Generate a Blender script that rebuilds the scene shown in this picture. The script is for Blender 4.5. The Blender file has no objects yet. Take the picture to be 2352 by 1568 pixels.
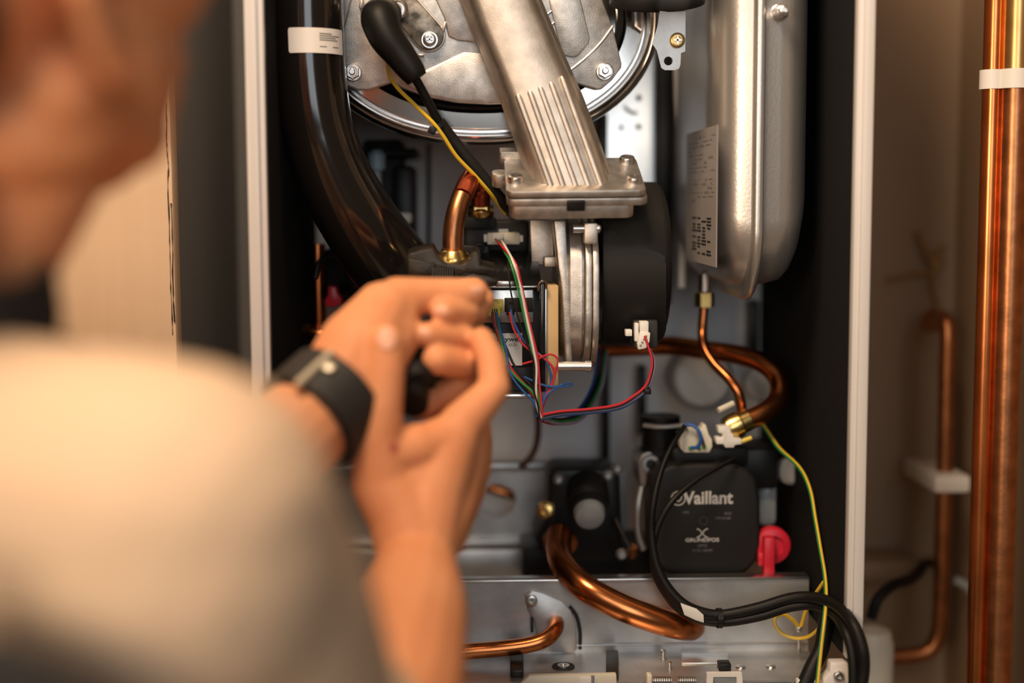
import bpy, bmesh, math, random
from mathutils import Vector, Matrix, noise
random.seed(7)
sc = bpy.context.scene
COL = sc.collection

# ------------------------------------------------------------------ camera
F = 3267.0                      # focal length in pixels of the 2352 px wide frame (50 mm)
CAM = Vector((0, 0, 1.5))
PITCH, YAW, ROLL = math.radians(5.6), 0.030, 0.004
fw = Vector((math.sin(YAW) * math.cos(PITCH), math.cos(YAW) * math.cos(PITCH), -math.sin(PITCH)))
r0 = Vector((math.cos(YAW), -math.sin(YAW), 0))
u0 = r0.cross(fw)
rt = r0 * math.cos(ROLL) - u0 * math.sin(ROLL)
up = u0 * math.cos(ROLL) + r0 * math.sin(ROLL)
cd = bpy.data.cameras.new('camera'); cam = bpy.data.objects.new('camera', cd); COL.objects.link(cam)
cam.matrix_world = Matrix(((rt.x, up.x, -fw.x, CAM.x), (rt.y, up.y, -fw.y, CAM.y), (rt.z, up.z, -fw.z, CAM.z), (0, 0, 0, 1)))
cd.sensor_width = 36; cd.lens = 36 * F / 2352; cd.clip_start = 0.02
cd.dof.use_dof = True; cd.dof.focus_distance = 1.105; cd.dof.aperture_fstop = 1.4; cd.dof.aperture_blades = 9
sc.camera = cam

# ------------------------------------------------------------------ light
w = bpy.data.worlds.new('world'); sc.world = w; w.use_nodes = True
bg = w.node_tree.nodes['Background']; bg.inputs[0].default_value = (1.0, .72, .50, 1); bg.inputs[1].default_value = .065
def area(name, loc, target, sx, sy, power, col):
    l = bpy.data.lights.new(name, 'AREA'); l.shape = 'RECTANGLE'; l.size = sx; l.size_y = sy; l.energy = power; l.color = col
    o = bpy.data.objects.new(name, l); COL.objects.link(o); o.location = loc
    o.rotation_euler = (Vector(target) - Vector(loc)).to_track_quat('-Z', 'Y').to_euler()
area('ceiling_lamp', (-.28, .3, 2.62), (-.1, 1.0, 1.45), .45, .45, 23, (1, .75, .52))
area('fill_light', (-.75, -.8, 1.62), (-.15, .7, 1.35), .5, .5, 12, (1, .76, .53))  # added warm fill behind the camera, mainly to lift the shirt
area('window_daylight', (.32, -1.6, 2.1), (.1, 1.1, 1.6), 1.0, 1.5, 13, (.9, .96, 1))
vs = sc.view_settings; vs.view_transform = 'Standard'; vs.look = 'None'; vs.exposure = .08; vs.gamma = 1; vs.use_curve_mapping = False

# ------------------------------------------------------------------ helpers
def P(px, py, Y):
    d = fw + rt * ((px - 1176) / F) - up * ((py - 784) / F)
    return CAM + d * (Y / d.y)
def S(n, Y): return n * Y / F
def Q(pts, Y=None): return [P(*p) if len(p) > 2 else P(p[0], p[1], Y) for p in pts]
def yfor(x, px, py=500):            # depth at which the plane x is seen at column px
    d = fw + rt * ((px - 1176) / F) - up * ((py - 784) / F)
    return d.y * x / d.x

def mat(name, col, rough=.5, metal=0, var=0, vscale=40, bump=0, bscale=200, col2=None, spec=.5, sss=0, coat=0, detail=4, aniso=None, emit=0):
    m = bpy.data.materials.new(name); m.use_nodes = True
    nt = m.node_tree; b = nt.nodes['Principled BSDF']
    b.inputs['Base Color'].default_value = (*col, 1); b.inputs['Roughness'].default_value = rough; b.inputs['Metallic'].default_value = metal
    b.inputs['Specular IOR Level'].default_value = spec
    if coat: b.inputs['Coat Weight'].default_value = coat; b.inputs['Coat Roughness'].default_value = .12
    if sss:
        b.inputs['Subsurface Weight'].default_value = sss; b.inputs['Subsurface Radius'].default_value = (1, .35, .2); b.inputs['Subsurface Scale'].default_value = .012
    tc = nt.nodes.new('ShaderNodeTexCoord')
    if var or col2:
        n = nt.nodes.new('ShaderNodeTexNoise'); n.inputs['Scale'].default_value = vscale; n.inputs['Detail'].default_value = detail
        if aniso:
            mp = nt.nodes.new('ShaderNodeMapping'); mp.inputs['Scale'].default_value = aniso
            nt.links.new(tc.outputs['Object'], mp.inputs[0]); nt.links.new(mp.outputs[0], n.inputs['Vector'])
        else: nt.links.new(tc.outputs['Object'], n.inputs['Vector'])
        r = nt.nodes.new('ShaderNodeValToRGB')
        c2 = col2 or tuple(c * (1 - var) for c in col)
        r.color_ramp.elements[0].position = .35; r.color_ramp.elements[1].position = .65
        r.color_ramp.elements[0].color = (*c2, 1); r.color_ramp.elements[1].color = (*col, 1)
        nt.links.new(n.outputs[0], r.inputs[0]); nt.links.new(r.outputs[0], b.inputs['Base Color'])
    if bump:
        n2 = nt.nodes.new('ShaderNodeTexNoise'); n2.inputs['Scale'].default_value = bscale; n2.inputs['Detail'].default_value = 3
        nt.links.new(tc.outputs['Object'], n2.inputs['Vector'])
        bp = nt.nodes.new('ShaderNodeBump'); bp.inputs['Strength'].default_value = bump; bp.inputs['Distance'].default_value = .001
        nt.links.new(n2.outputs[0], bp.inputs['Height']); nt.links.new(bp.outputs[0], b.inputs['Normal'])
    return m

M = dict(
 wall=mat('wall_paint', (.33, .225, .14), .8, var=.08, vscale=3, bump=.15, bscale=120),
 door=mat('cream_paint', (.62, .44, .29), .6, var=.04, vscale=14, bump=.25, bscale=60, aniso=(6, 6, .4)),
 recess=mat('recess_shade_grey', (.20, .19, .18), .7),  # dark grey holds the shade of the recess beside the boiler
 floor=mat('floor_tile', (.35, .3, .25), .6, var=.2, vscale=6),
 white=mat('white_enamel', (.68, .65, .63), .38, coat=.2),
 felt=mat('black_felt', (.012, .012, .013), .95, bump=.8, bscale=900, spec=.15),
 alu=mat('cast_aluminium', (.72, .68, .64), .45, 1, var=.3, vscale=110, bump=.15, bscale=900),
 alu2=mat('cast_aluminium_arm', (.70, .63, .56), .46, 1, var=.22, vscale=80, bump=.12, bscale=900),
 steel=mat('polished_steel', (.82, .80, .78), .13, 1),
 satin=mat('satin_steel', (.72, .69, .66), .3, 1, var=.1, vscale=60),
 galv=mat('galvanised_steel', (.60, .59, .58), .42, .85, var=.2, vscale=45, bump=.08, bscale=300),
 pale=mat('pale_sheet', (.76, .76, .78), .5, .1, var=.08, vscale=20),
 bright=mat('bright_sheet', (.90, .92, .92), .3, .9),
 tank=mat('silver_lacquer', (.64, .61, .58), .33, .85, bump=.10, bscale=420),
 label_shade=mat('shaded_grey_label', (.34, .31, .30), .5),  # label paper greyed down: shade on the vessel's left face put into its colour
 tarn=mat('tarnished_plate', (.34, .29, .23), .4, .9, col2=(.06, .05, .04), vscale=110),
 copper=mat('copper', (.80, .27, .09), .25, 1, var=.3, vscale=30),
 copperdk=mat('copper_aged', (.55, .23, .10), .34, 1, var=.35, vscale=60, bump=.1),
 copperred=mat('copper_red', (.72, .16, .08), .3, 1, var=.2, vscale=30),
 brass=mat('brass', (.80, .55, .20), .25, 1, var=.15, vscale=60),
 blk=mat('black_plastic', (.011, .010, .010), .4, bump=.1, bscale=900, spec=.3),
 blkpipe=mat('black_pipe', (.010, .008, .007), .13, spec=.9),
 greyw=mat('pale_grey_plastic', (.52, .51, .49), .45),
 blkm=mat('black_matt_plastic', (.014, .013, .012), .55, bump=.15, bscale=1200, spec=.25),
 gloss=mat('black_gloss', (.012, .012, .012), .16),
 rubber=mat('black_rubber', (.006, .0055, .005), .5, spec=.25),
 grip=mat('worn_tool_steel', (.034, .026, .018), .42, .4, var=.4, vscale=120, bump=.3, bscale=300),
 paper=mat('label_paper', (.82, .78, .74), .5),
 ink=mat('ink', (.02, .02, .02), .6),
 inkgrey=mat('ink_grey', (.22, .21, .2), .6),
 print=mat('white_print', (.55, .53, .5), .5),
 printdim=mat('grey_print', (.16, .155, .15), .5),
 whitep=mat('white_plastic', (.78, .75, .70), .4),
 cream=mat('cream_plastic', (.74, .68, .55), .4),
 greyp=mat('grey_plastic', (.34, .36, .36), .3, spec=.6),
 bluep=mat('pale_blue_plastic', (.35, .47, .55), .35),
 yellow=mat('yellow_plastic', (.72, .55, .06), .4),
 yellowd=mat('yellow_plastic_dull', (.55, .45, .10), .5),
 red=mat('red_plastic', (.55, .015, .035), .35),
 tan=mat('tan_gasket', (.62, .42, .20), .6, var=.1, vscale=40, bump=.1),
 wred=mat('wire_red', (.55, .02, .03), .35), wwhite=mat('wire_white', (.80, .74, .68), .35), wgreen=mat('wire_green', (.03, .26, .05), .35),
 wblack=mat('wire_black', (.015, .012, .012), .35), wblue=mat('wire_blue', (.02, .10, .34), .35), wbrown=mat('wire_brown', (.12, .05, .025), .4),
 wlav=mat('wire_lavender', (.36, .28, .40), .4), wyel=mat('wire_yellow', (.75, .48, .03), .35), wgrn2=mat('wire_stripe_green', (.03, .22, .06), .35),
 skin=mat('skin', (.76, .34, .165), .6, spec=.3, col2=(.68, .27, .12), vscale=18, bump=.12, bscale=160, sss=.25),
 nail=mat('nail', (.76, .38, .25), .5), scar=mat('healing_scratch', (.50, .12, .09), .5),
 shirt=mat('cotton_shirt', (.66, .475, .325), .85, bump=.2, bscale=900, var=.04, vscale=8),
 collar=mat('black_knit', (.013, .012, .012), .9), hair=mat('dark_hair', (.05, .028, .018), .6, bump=.6, bscale=500, aniso=None),
 trous=mat('dark_denim', (.03, .03, .035), .8), shoe=mat('shoe_leather', (.03, .025, .02), .5),
 strap=mat('watch_strap', (.016, .015, .014), .6, bump=.4, bscale=300), clasp=mat('clasp_metal', (.55, .5, .4), .5, 1),
 hemp=mat('hemp', (.34, .19, .07), .9, var=.4, vscale=300), eye=mat('eye_white', (.8, .78, .75), .2),
 goldpipe=mat('copper_lacquer_band', (.70, .46, .18), .3, 1, var=.2, vscale=50),
)

class MB:
    def __init__(s): s.v = []; s.f = []; s.m = []
    def add(s, vs, fs, mi=0):
        o = len(s.v); s.v += [Vector(v) for v in vs]
        for f in fs: s.f.append([i + o for i in f]); s.m.append(mi)
        return s
    def box(s, c, size, R=None, mi=0):
        c = Vector(c); h = [x / 2 for x in size]; vs = []
        for x in (-1, 1):
            for y in (-1, 1):
                for z in (-1, 1):
                    d = Vector((x * h[0], y * h[1], z * h[2])); vs.append(c + (R @ d if R else d))
        return s.add(vs, [(0, 1, 3, 2), (4, 6, 7, 5), (0, 4, 5, 1), (2, 3, 7, 6), (0, 2, 6, 4), (1, 5, 7, 3)], mi)
    def prism(s, pts, off, mi=0):
        n = len(pts); off = Vector(off)
        return s.add(list(pts) + [p + off for p in pts], [list(range(n))[::-1], list(range(n, 2 * n))] + [(i, (i + 1) % n, n + (i + 1) % n, n + i) for i in range(n)], mi)
    def loft(s, loops, cap=True, mi=0, closed=True):
        n = len(loops[0]); vs = [p for l in loops for p in l]; fs = []
        for k in range(len(loops) - 1):
            for i in range(n if closed else n - 1):
                fs.append((k * n + i, k * n + (i + 1) % n, (k + 1) * n + (i + 1) % n, (k + 1) * n + i))
        if cap: fs += [list(range(n))[::-1], list(range((len(loops) - 1) * n, len(loops) * n))]
        return s.add(vs, fs, mi)
    def tube(s, path, r, n=12, mi=0, stripe=None, cap=True):
        N = len(path); rs = r if isinstance(r, (list, tuple)) else [r] * N
        T = [(path[min(i + 1, N - 1)] - path[max(i - 1, 0)]).normalized() for i in range(N)]
        a = Vector((0, 0, 1)) if abs(T[0].z) < .9 else Vector((1, 0, 0))
        nrm = (a - T[0] * a.dot(T[0])).normalized(); o = len(s.v)
        for i in range(N):
            nrm = (nrm - T[i] * nrm.dot(T[i])).normalized(); b = T[i].cross(nrm)
            for k in range(n):
                t = 2 * math.pi * k / n; s.v.append(path[i] + (nrm * math.cos(t) + b * math.sin(t)) * rs[i])
        for i in range(N - 1):
            for k in range(n):
                s.f.append([o + i * n + k, o + i * n + (k + 1) % n, o + (i + 1) * n + (k + 1) % n, o + (i + 1) * n + k])
                s.m.append(stripe[1] if stripe and k in stripe[0] else mi)
        if cap:
            s.f.append([o + k for k in range(n)][::-1]); s.m.append(mi); s.f.append([o + (N - 1) * n + k for k in range(n)]); s.m.append(mi)
        return s
    def lathe(s, o, ax, prof, n=28, mi=0, cap=True):
        o = Vector(o); ax = Vector(ax).normalized(); a = Vector((0, 0, 1)) if abs(ax.z) < .9 else Vector((1, 0, 0))
        e1 = (a - ax * a.dot(ax)).normalized(); e2 = ax.cross(e1)
        return s.loft([[o + ax * h + (e1 * math.cos(2 * math.pi * k / n) + e2 * math.sin(2 * math.pi * k / n)) * max(r, 1e-5) for k in range(n)] for h, r in prof], cap, mi)
    def build(s, name, m, parent=None, bevel=0, seg=2, ang=35, flat=False):
        me = bpy.data.meshes.new(name); me.from_pydata([tuple(v) for v in s.v], [], s.f)
        ms = m if isinstance(m, (list, tuple)) else [m]
        for x in ms: me.materials.append(M[x] if isinstance(x, str) else x)
        me.polygons.foreach_set('material_index', s.m); 
        bm = bmesh.new(); bm.from_mesh(me); bmesh.ops.recalc_face_normals(bm, faces=bm.faces)
        if bevel:
            es = [e for e in bm.edges if len(e.link_faces) == 2 and e.calc_face_angle(0) > .6]
            bmesh.ops.bevel(bm, geom=es, offset=bevel, segments=seg, profile=.5, affect='EDGES', clamp_overlap=True)
        bm.to_mesh(me); bm.free()
        if not flat:
            me.polygons.foreach_set('use_smooth', [True] * len(me.polygons)); me.set_sharp_from_angle(angle=math.radians(ang))
        return link(name, me, parent)
def link(name, me, parent=None):
    o = bpy.data.objects.new(name, me); COL.objects.link(o)
    if parent: o.parent = parent; o.matrix_parent_inverse = Matrix.Translation(-world_loc(parent))
    return o
def world_loc(o):
    return Vector(o.location) if o.type == 'EMPTY' else Vector((0, 0, 0))
def tag(o, label, cat, group=None, kind=None):
    o['label'] = label; o['category'] = cat
    if group: o['group'] = group
    if kind: o['kind'] = kind
    return o
def thing(name, label, cat, loc, group=None):
    o = bpy.data.objects.new(name, None); COL.objects.link(o); o.location = loc; o.empty_display_size = .01
    return tag(o, label, cat, group)
def struct(o): o['kind'] = 'structure'; return o

def spl(pts, k=6):
    pts = [Vector(p) for p in pts]; out = []
    E = [pts[0] * 2 - pts[1]] + pts + [pts[-1] * 2 - pts[-2]]
    for i in range(1, len(E) - 2):
        a, b, c, d = E[i - 1], E[i], E[i + 1], E[i + 2]
        for j in range(k):
            t = j / k
            out.append(.5 * ((2 * b) + (c - a) * t + (2 * a - 5 * b + 4 * c - d) * t * t + (3 * b - a - 3 * c + d) * t ** 3))
    out.append(pts[-1]); return out
def lerp(a, b, t): return a + (b - a) * t
def rr(w, h, r, n=4, cx=0, cy=0):       # rounded rectangle in 2D
    out = []; r = min(r, w / 2 - 1e-5, h / 2 - 1e-5)
    for sx, sy, a0 in ((1, 1, 0), (-1, 1, 90), (-1, -1, 180), (1, -1, 270)):
        for i in range(n + 1):
            a = math.radians(a0 + 90 * i / n); out.append((cx + sx * (w / 2 - r) + r * math.cos(a), cy + sy * (h / 2 - r) + r * math.sin(a)))
    return out
def plate(name, outer, holes, t, m, parent, bevel=0, back=(0, 1, 0)):
    """sheet with holes: outer and holes are loops of 3D points in one plane, thickness t along back"""
    bm = bmesh.new(); es = []
    for lp in [outer] + holes:
        vs = [bm.verts.new(p) for p in lp]
        es += [bm.edges.new((vs[i], vs[(i + 1) % len(vs)])) for i in range(len(vs))]
    bmesh.ops.triangle_fill(bm, use_beauty=True, use_dissolve=False, edges=es)
    g = bmesh.ops.extrude_face_region(bm, geom=list(bm.faces))
    bmesh.ops.translate(bm, verts=[v for v in g['geom'] if isinstance(v, bmesh.types.BMVert)], vec=Vector(back) * t)
    bmesh.ops.recalc_face_normals(bm, faces=bm.faces)
    if bevel:
        bmesh.ops.bevel(bm, geom=[e for e in bm.edges if len(e.link_faces) == 2 and e.calc_face_angle(0) > .6], offset=bevel, segments=1, affect='EDGES', clamp_overlap=True)
    me = bpy.data.meshes.new(name); bm.to_mesh(me); bm.free(); me.materials.append(M[m])
    me.polygons.foreach_set('use_smooth', [True] * len(me.polygons)); me.set_sharp_from_angle(angle=.6)
    return link(name, me, parent)
def circ(px, py, r, Y, n=20):           # circle of r pixels facing the room
    c = P(px, py, Y); R = S(r, Y)
    return [c + Vector((R * math.cos(2 * math.pi * k / n), 0, R * math.sin(2 * math.pi * k / n))) for k in range(n)]
def rbox(name, x0, y0, x1, y1, Y0, Y1, m, parent, bevel=.001, rad=0):
    """block seen over pixels x0..x1, y0..y1 with front face at depth Y0 and back at Y1"""
    a, b = P(x0, y1, Y0), P(x1, y0, Y0); cx, cz = (a.x + b.x) / 2, (a.z + b.z) / 2
    if rad:
        pts = [Vector((u, Y0, v)) for u, v in rr(b.x - a.x, b.z - a.z, rad, 4, cx, cz)]
        return MB().prism(pts, (0, Y1 - Y0, 0)).build(name, m, parent, bevel)
    return MB().box((cx, (Y0 + Y1) / 2, cz), (b.x - a.x, Y1 - Y0, b.z - a.z)).build(name, m, parent, bevel)
def wire(name, pts, r, m, parent, k=6, n=8, stripe=None):
    return MB().tube(spl(pts, k), r, n, stripe=stripe).build(name, m, parent)
def text(name, body, loc, size, m, parent, align='CENTER', X=Vector((1, 0, 0)), Z=Vector((0, 0, 1)), sx=1, bold=0):
    c = bpy.data.curves.new(name, 'FONT'); c.body = body; c.size = size; c.align_x = align; c.align_y = 'CENTER'; c.extrude = .00008; c.offset = bold
    t = bpy.data.objects.new('tmp', c); COL.objects.link(t)
    me = bpy.data.meshes.new_from_object(t.evaluated_get(bpy.context.evaluated_depsgraph_get())); bpy.data.objects.remove(t)
    X = X.normalized(); Z = Z.normalized(); N = X.cross(Z)
    R = Matrix(((X.x * sx, Z.x, N.x, loc[0]), (X.y * sx, Z.y, N.y, loc[1]), (X.z * sx, Z.z, N.z, loc[2]), (0, 0, 0, 1)))
    me.transform(R); me.materials.clear(); me.materials.append(M[m])
    return link(name, me, parent)
def blob(name, pieces, voxel, smooth, m, parent=None, fac=.5):
    """one continuous skin over tapered capsules ('c', p0, r0, p1, r1) and ellipsoids ('e', c, radii, R)"""
    mb = MB()
    for q in pieces:
        if q[0] == 'c':
            _, p0, a, p1, b = q; ax = (p1 - p0); L = ax.length; ax = ax / max(L, 1e-6)
            pr = [(-a * math.cos(t), a * math.sin(t)) for t in (.01, .4, .8, 1.2)] + [(0, a), (L * .33, lerp(a, b, .33)), (L * .67, lerp(a, b, .67)), (L, b)] + [(L + b * math.cos(t), b * math.sin(t)) for t in (1.2, .8, .4, .01)]
            mb.lathe(p0, ax, pr, 16)
        else:
            _, c, rad, R = q; n = 20; loops = []
            for i in range(1, 12):
                th = math.pi * i / 12
                loops.append([Vector(c) + R @ Vector((rad[0] * math.sin(th) * math.cos(2 * math.pi * k / n), rad[1] * math.sin(th) * math.sin(2 * math.pi * k / n), rad[2] * math.cos(th))) for k in range(n)])
            mb.loft(loops)
    o = mb.build('tmp', m); md = o.modifiers.new('r', 'REMESH'); md.mode = 'VOXEL'; md.voxel_size = voxel
    sm = o.modifiers.new('s', 'SMOOTH'); sm.iterations = smooth; sm.factor = fac
    me = bpy.data.meshes.new_from_object(o.evaluated_get(bpy.context.evaluated_depsgraph_get()))
    bpy.data.objects.remove(o); me.name = name
    me.polygons.foreach_set('use_smooth', [True] * len(me.polygons)); me.materials.clear(); me.materials.append(M[m])
    return link(name, me, parent)
def screw(name, c, ax, r, h, m, parent, drive='hex', washer=0):
    """bolt head with a recessed drive, on axis ax pointing out of the surface"""
    c = Vector(c); ax = Vector(ax).normalized(); mb = MB()
    if washer: mb.lathe(c, ax, [(0, washer), (h * .3, washer), (h * .36, washer * .94)], 24)
    d = r * .5
    mb.lathe(c, ax, [(0, r), (h * .7, r), (h * .92, r * .9), (h, r * .72), (h, d), (h * .45, d * .9), (h * .45, 1e-4)], 24)
    o = mb.build(name, m, parent)
    a = Vector((0, 0, 1)) if abs(ax.z) < .9 else Vector((1, 0, 0)); e1 = (a - ax * a.dot(ax)).normalized(); e2 = ax.cross(e1)
    R = Matrix((e1, e2, ax)).transposed(); k = MB()
    if drive == 'cross':
        for q in (e1, e2): k.box(c + ax * h * .72, (.001, .001, .001) if 0 else ((2 * d, d * .45, h * .4) if q is e1 else (d * .45, 2 * d, h * .4)), R)
    else:
        for i in range(6): k.lathe(c + ax * h * .45 + (e1 * math.cos(i * math.pi / 3) + e2 * math.sin(i * math.pi / 3)) * d * .8, ax, [(0, d * .28), (h * .5, d * .24)], 6)
    k.build('drive_recess', 'satin' if drive == 'cross' else m, o)
    return o
def nut(name, c, ax, r, h, m, parent):
    c = Vector(c); ax = Vector(ax).normalized()
    o = MB().lathe(c, ax, [(0, r * 1.35), (h * .25, r * 1.35), (h * .32, r * 1.2)], 24).build(name, m, parent)
    MB().lathe(c + ax * h * .25, ax, [(0, r * 1.12), (h * .6, r * 1.12), (h * .75, r)], 6).build('hex_body', m, o)
    MB().lathe(c + ax * h, ax, [(0, r * .82), (h * .12, r * .84), (h * .12, r * .62), (-h * .1, r * .6)], 24, cap=False).build('collar', 'steel', o)
    MB().lathe(c + ax * h * .3, ax, [(0, r * .5), (h * 1.0, r * .5), (h * 1.12, r * .38)], 16).build('stud', 'satin', o)
    return o
# ================================================================== the setting
YF, YB = 1.03, 1.36
xlo, xli = P(569, 440, YF).x, P(611, 440, YF).x
xri, xro = P(1967, 440, YF).x, P(2003, 440, YF).x
zb, zt = P(1985, 1515, YF).z, 1.9
WB = 1.40
struct(MB().box((0, WB + .03, 1.2), (4, .06, 2.7)).build('wall_back', 'wall'))
xr = P(2196, 500, WB).x
struct(MB().box((xr + .03, WB - .3, 1.2), (.06, .6, 2.7)).build('wall_right', 'wall'))
xd = P(398, 600, 1.09).x
wl = struct(MB().box((xd - .5, 1.255, 1.2), (1.0, .29, 2.7)).build('wall_left', 'recess'))  # side reveal coloured dark grey to stand for its shadow
MB().box((xd - .4985, 1.0995, 1.2), (1.0, .021, 2.7)).build('face_board', 'door', wl, .003)
for z0_, z1_, dx in ((1.668, 1.625, .002), (1.575, 1.52, .0016), (1.525, 1.40, .0022), (1.50, 1.41, .0004)):
    MB().tube(spl([Vector((xd - dx + random.uniform(-.0005, .0005), 1.0890, lerp(z0_, z1_, i / 7))) for i in range(8)], 3), [.0002 + .0005 * random.random() for _ in range(22)], 5).build('paint_crack', 'ink', wl)
struct(MB().box(((xd + xlo) / 2, WB - .004, 1.2), (xlo - xd - .001, .008, 2.7)).build('shade_strip_1', 'recess'))  # added strip, shadow at the back of the recess painted as grey
struct(MB().box((0, .3, -.01), (4, 3, .02)).build('floor', 'floor'))

# ================================================================== boiler casing
bc = thing('boiler_casing', 'white enamelled boiler cabinet with its front cover removed', 'boiler', (0, YB, zb))
def jamb(xo, s, wdt):
    pr = [(0, 0), (0, YB - YF), (.0012, YB - YF), (.0012, .0022)]   # outer sheet
    pts = [(xo, YB), (xo, YF), (xo + s * wdt * .66, YF), (xo + s * wdt * .66, YF + .0035), (xo + s * wdt, YF + .0035), (xo + s * wdt, YF + .014), (xo + s * (wdt - .0015), YF + .014), (xo + s * (wdt - .0015), YF + .0055), (xo + s * .0015, YF + .0055), (xo + s * .0015, YB)]
    return MB().prism([Vector((x, y, zb)) for x, y in pts], (0, 0, zt - zb)).build('side_panel', 'white', bc, .0006)
jamb(xlo, 1, xli - xlo); jamb(xro, -1, xro - xri)
for xa, s in ((xli, -1), (xri, 1)):
    MB().box((xa + s * .004, (YF + .012 + YB) / 2, (zb + zt) / 2), (.010, YB - YF - .012, zt - zb)).build('insulation_lining', 'felt', bc, .002)
holes = [circ(1467, 225, 6, YB), circ(1427, 293, 6, YB), circ(1466, 291, 6, YB)]
sl = [P(1437 + 8 * i, 255 + 3.2 * i * i, YB) for i in range(4)] + [P(1461 - 8 * i, 268 + 2.8 * (3 - i) ** 2 - 1, YB) for i in range(4)]
bl = [Vector((xli, YB, zb)), Vector((xri, YB, zb)), Vector((xri, YB, zt)), Vector((xli, YB, zt))]
plate('back_panel', bl, holes, .002, 'pale', bc)
MB().box(((xli + xri) / 2, (YF + YB) / 2, zt - .005), (xri - xli, YB - YF - .02, .01)).build('top_panel', 'white', bc)
MB().box(((xli + xri) / 2, WB - .018, 1.5), (.2, .036, .04)).build('wall_hanger', 'galv', bc)

# bright perforated plate behind the vessel
t = thing('mounting_plate', 'bright white perforated plate seen right of the round burner drum', 'plate', P(1450, 420, 1.33))
sl = [(1436, 240), (1446, 252), (1458, 257), (1466, 255), (1464, 263), (1452, 264), (1440, 258), (1431, 246)]
plate('plate', Q([(1398, -40), (1506, -40), (1506, 424), (1398, 424)], 1.33), [circ(1467, 225, 7, 1.33), circ(1427, 293, 6, 1.33), circ(1466, 291, 7, 1.33), Q(sl, 1.33)], .0015, 'bright', t)
rbox('fold', 1392, -40, 1400, 424, 1.325, 1.35, 'bright', t, 0)
for i, (a, b, c, d, Y, l) in enumerate([(1506, -40, 1548, 700, 1.31, 'black upright channel between the perforated plate and silver vessel'), (1372, 260, 1396, 430, 1.31, 'short black upright channel beside the fan inlet flange'), (1382, 770, 1402, 1082, 1.33, 'thin black upright strip below the fan, against the pale back panel'), (1466, 840, 1486, 1000, 1.33, 'thin dark strip above the pump, left of the grey cap'), (1722, 690, 1744, 820, 1.33, 'thin dark strip showing under the silver vessel')]):
    tag(rbox('channel_strip', a, b, c, d, Y, Y + .02, 'blk', None, .002), l, 'strip', 'dark strips on the back panel')
tag(MB().tube(spl(Q([(1556, -40), (1556, 180), (1562, 300), (1568, 420), (1566, 660)], 1.28)), .0035, 10).build('steel_rod', 'pale'), 'thin pale vertical rod left of the silver expansion vessel', 'rod')

# ================================================================== heat exchanger + burner door
hx = thing('heat_exchanger', 'polished oval steel heat exchanger drum with rolled rim', 'heat exchanger', P(1110, 330, 1.16))
CX, CY, AX, BX = 1106, 42, 408, 291
def oval(d, Y, n=96):
    c = P(CX, CY, Y); a, b = S(AX - d, 1.15), S(BX - d, 1.15); out = []
    for k in range(n):
        t = 2 * math.pi * k / n; ct, st = math.cos(t), math.sin(t); e = 2 / 2.12
        out.append(c + Vector((a * abs(ct) ** e * (1 if ct > 0 else -1), 0, b * abs(st) ** e * (1 if st > 0 else -1) - a * .045 * ct * abs(ct) * 0)))
    return out
MB().loft([oval(14, 1.34), oval(12, 1.18), oval(2, 1.178), oval(-1, 1.172), oval(0, 1.163), oval(5, 1.156), oval(14, 1.1515), oval(22, 1.1535), oval(30, 1.1585), oval(33, 1.1615), oval(36, 1.1615), oval(39, 1.157), oval(44, 1.1545), oval(78, 1.1535), oval(84, 1.157), oval(88, 1.16)], True).build('drum', 'steel', hx, ang=50)
MB().loft([oval(84, 1.157), oval(86, 1.1525), oval(92, 1.151), oval(99, 1.1525), oval(101, 1.157)], False).build('seal_ring', 'gloss', hx)
bd = thing('burner_door', 'mottled cast aluminium burner door bolted on the steel drum', 'burner door', P(1110, 238, 1.14))
YD = 1.140
out = [(772, -140), (780, 186), (796, 196), (822, 206), (844, 206), (905, 188), (925, 201), (980, 222), (1050, 235), (1120, 239), (1190, 237), (1260, 222), (1327, 192), (1371, 205), (1383, 204), (1406, 184), (1427, 156), (1428, 146), (1408, 64), (1384, 0), (1345, -140)]
MB().prism(Q(out, YD), (0, .009, 0)).build('door_plate', 'alu', bd, .0012)
MB().prism(Q([(1240, -90), (1322, -90), (1334, 0), (1355, 86), (1353, 99), (1328, 129), (1317, 132), (1290, 126)], YD - .0022), (0, .004, 0)).build('raised_pad', 'alu', bd, .0012)
MB().prism(Q([(928, 193), (971, 164), (1065, 119), (1108, 122), (1190, 140), (1240, 214), (1190, 231), (1120, 234), (1050, 231), (982, 218)], YD - .0022), (0, .004, 0)).build('raised_pad', 'alu', bd, .0012)
MB().prism(Q([(1030, 84), (1052, 93), (1100, 98), (1140, 96), (1060, -90), (960, -90), (1020, 40)], YD - .0022), (0, .004, 0)).build('raised_pad', 'alu', bd, .0012)
MB().tube(spl(Q([(1408, 60), (1380, 98), (1345, 133), (1306, 164)], YD)), .0011, 8).build('casting_ridge', 'alu', bd)
for q in ([(1290, -6), (1275, 18), (1256, 34)], [(1316, -6), (1298, 26), (1262, 62)]):
    MB().tube(spl(Q(q, YD - .0005)), .0009, 8).build('casting_ridge', 'alu', bd)
MB().tube(spl(Q([(811, -20), (800, 30), (792, 64)], YD)), .0009, 8).build('casting_ridge', 'alu', bd)
for x, y in ((811, 167), (1388, 165)): nut('flange_nut', P(x, y, YD), (0, -1, 0), S(15, 1.13), .008, 'satin', bd)

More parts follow.
